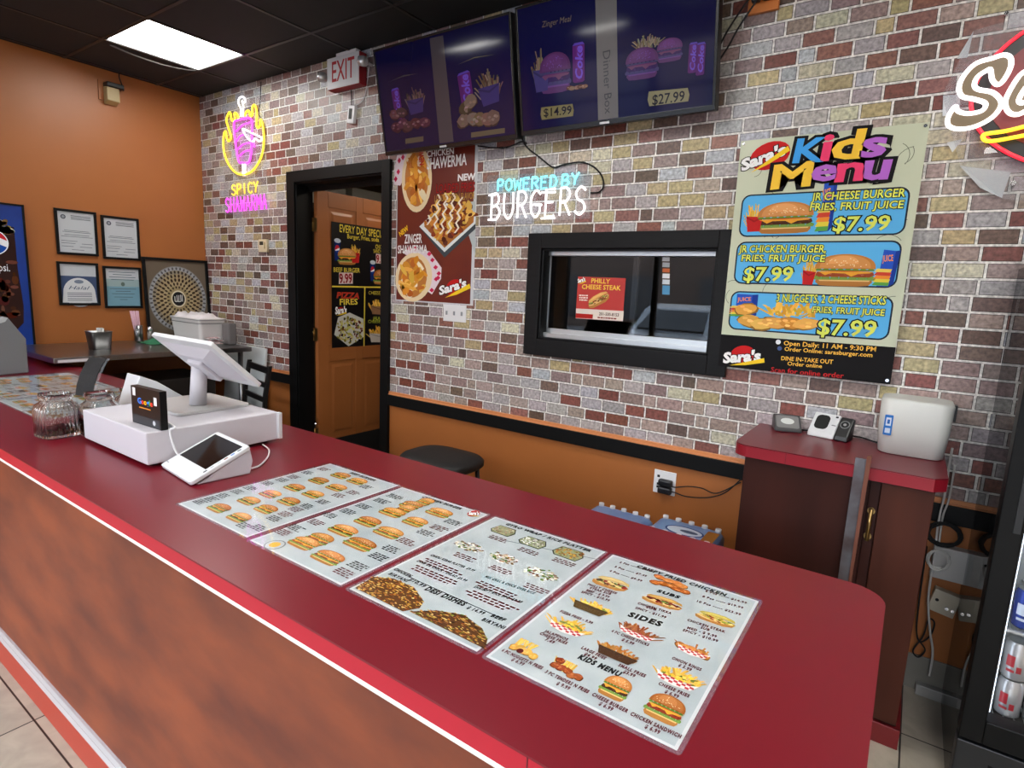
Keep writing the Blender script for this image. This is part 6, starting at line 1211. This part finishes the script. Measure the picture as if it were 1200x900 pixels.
q = thing('cable_outlet', 'tilted cream cable outlet box below the junction box', 'outlet', (.22, 0, .34)); Mq = Matrix.Translation((.222, -.02, .4)) @ Matrix.Rotation(R(10), 4, 'Y'); MB().box((-.042, -.02, -.045), (.042, .0195, .045), M=Mq).build('plate', mat('cream_box', (190, 182, 164), .4), q, bevel=.003)
for x in (.012, .03): MB().cyl(Mq @ Vector((x, -.02, -.012)), Mq @ Vector((x, -.03, -.012)), .006, seg=10).build('coax_port', chrome, q)
MB().cyl(Mq @ Vector((-.024, -.02, .005)), Mq @ Vector((-.024, -.0215, .005)), .006, seg=10).build('screw_hole', matte, q)
cable('black_cable', [onY(*p, -.03) for p in ((1086, 640), (1079, 690), (1074, 735), (1078, 752), (1090, 745), (1095, 730), (1088, 726), (1082, 745), (1070, 762), (1076, 770), (1084, 762), (1078, 752))], .003, matte, 'black cord tangling down the wall behind the cabinet')
MB().box((.18, -.045, .0), (.62, -.01, .043)).build('floor_conduit', mat('grey_conduit', (150, 148, 144), .4), None, 'grey cable duct on the floor against the wall beside the fridge', 'cable duct', bevel=.003)
cable('black_cable', [onZ(*p, .012) for p in ((1052, 792), (1060, 797), (1068, 800), (1072, 797))], .005, matte, 'black cord end on the floor at the cable duct')
# ---- drinks fridge
fz = thing('drinks_fridge', 'black glass-door drinks fridge at the right edge', 'fridge', (.62, -.32, 0)); FX0, FX1, FY = .262, .96, -.6
fbk = mat('fridge_black', (9, 10, 11), .4, spec=.2); inw = mat('fridge_inside', (206, 212, 216), .4)
q = MB(); q.box((.312, -.545, .0), (FX1 - .02, -.03, .27)); q.box((.312, -.545, 1.70), (FX1 - .02, -.03, 1.84)); q.box((.312, -.545, .27), (.33, -.03, 1.70)); q.box((FX1 - .038, -.545, .27), (FX1 - .02, -.03, 1.70)); q.box((.33, -.05, .27), (FX1 - .038, -.03, 1.70)); q.build('body', fbk, fz)
q = MB(); q.box((.3302, -.54, .271), (.3312, -.052, 1.699)); q.box((FX1 - .0392, -.54, .271), (FX1 - .0382, -.052, 1.699)); q.box((.3312, -.053, .271), (FX1 - .0392, -.0515, 1.699)); q.build('lining', inw, fz)
q = MB(); q.box((FX0, FY, .0), (FX1, -.546, .225)); q.build('kick_panel', mat('fridge_grille', (26, 28, 31), .4), fz, bevel=.004); q = MB()
for a in range(5): q.box((FX0 + .08, FY - .002, .05 + a * .028), (FX1 - .08, FY, .062 + a * .028))
q.build('grille_slat', fbk, fz); q = MB(); q.box((FX0, FY, 1.69), (FX1, -.546, 1.84)); q.build('header', fbk, fz, bevel=.004)
q = MB()
for a in ((FX0, .24, FX0 + .056, 1.66), (FX1 - .056, .24, FX1, 1.66), (FX0 + .056, .24, FX1 - .056, .315), (FX0 + .056, 1.60, FX1 - .056, 1.66)): q.box((a[0], FY - .012, a[1]), (a[2], -.548, a[3]))
dor = q.build('door', fbk, fz, bevel=.003); MB().box((FX0 + .05, FY + .012, .31), (FX1 - .05, FY + .018, 1.61)).build('door_glass', glass('cooler_glass', ior=1.4), dor); MB().box((FX0 + .034, FY - .0155, .9), (FX0 + .05, FY - .012, 1.4)).build('door_handle', mat('fridge_grille'), dor)
le = mat('cool_led', (226, 240, 255), .5, emit=1.6); MB().box((.3314, -.53, .3), (.335, -.518, 1.68)).build('light_strip', le, fz); MB().box((FX1 - .052, -.53, .3), (FX1 - .045, -.518, 1.68)).build('light_strip', le, fz)
SHZ = (.285, .575, .865, 1.155, 1.445)
for z_ in SHZ:
    q = MB(); q.box((.332, -.525, z_ - .004), (FX1 - .04, -.515, z_ + .004))
    for a in range(22): q.box((.345 + a * .0255, -.52, z_ - .002), (.348 + a * .0255, -.06, z_ + .002))
    q.build('wire_shelf', mat('shelf_wire', (196, 200, 204), .3, .6), fz)
canm = {'white': mat('white_can', (206, 208, 212), .25, .5), 'blue': mat('blue_can', (24, 60, 160), .25, .4), 'green': mat('green_can', (40, 140, 70), .25, .4)}
protos = {}
def can(kind, x, y, z_, label, group):
    T = thing('soda_can', label, 'can', (x, y, z_), group); c_ = (x, y, z_)
    MB().lathe(c_, [(.0006, .022), (.0008, .025), (.008, .0325), (.108, .0325), (.118, .027), (.1205, .027)], 24, caps=(True, False)).build('can_body', canm[kind], T); MB().lathe(c_, [(.1205, .027), (.1215, .026), (.119, .024), (.1188, .001)], 24).build('can_lid', alum, T)
    q = MB()
    for a0, a1, z0, z1 in ((222, 258, .045, .08), (268, 290, .03, .05), (226, 262, .028, .036)):
        ps = [[(x + .0328 * math.cos(R(a0 + (a1 - a0) * t_ / 6)), y + .0328 * math.sin(R(a0 + (a1 - a0) * t_ / 6)), z_ + zz) for t_ in range(7)] for zz in (z0, z1)]; q.grid(ps, False)
    q.build('can_print', mat('can_red', (176, 40, 52), .3) if kind != 'blue' else mat('can_pale', (206, 216, 232), .3), T); return T
for zz, kind, lb, gp_ in ((SHZ[0] + .0045, 'white', 'white and red soda can lower layer of bottom fridge shelf', 'white cans, lower layer of the bottom fridge shelf'), (SHZ[0] + .1275, 'white', 'white and red soda can upper layer of bottom fridge shelf', 'white cans, upper layer of the bottom fridge shelf'), (SHZ[1] + .0045, 'blue', 'blue soda can second fridge shelf', 'blue cans on the second fridge shelf'), (SHZ[2] + .0045, 'green', 'green soda can third fridge shelf', 'green cans on the third fridge shelf')):
    p0 = None
    for b_ in range(1):
        for a in range(8):
            x, y = .378 + a * .0685, -.478 + b_ * .068
            lb2 = lb.replace('soda can', 'soda can, %s from left,' % ('first', 'second', 'third', 'fourth', 'fifth', 'sixth', 'seventh', 'eighth')[a])
            if p0 is None: p0 = can(kind, x, y, zz, lb2, gp_); o0_ = (x, y)
            else: dup(p0, (x - o0_[0], y - o0_[1], 0), lb2)
ac = MB().box((FX0 + .003, -.544, .002), (FX0 + .008, -.012, 1.66)).build('ghost_side_sheet', glass('darkening_sheet', tint=(176, 178, 182), ior=1.3), None, 'added see-through dark sheet standing in for the ghosted side of the drinks fridge', 'stand-in sheet')  # added sheet, darkens the wall strip where the fridge side shows as a ghost
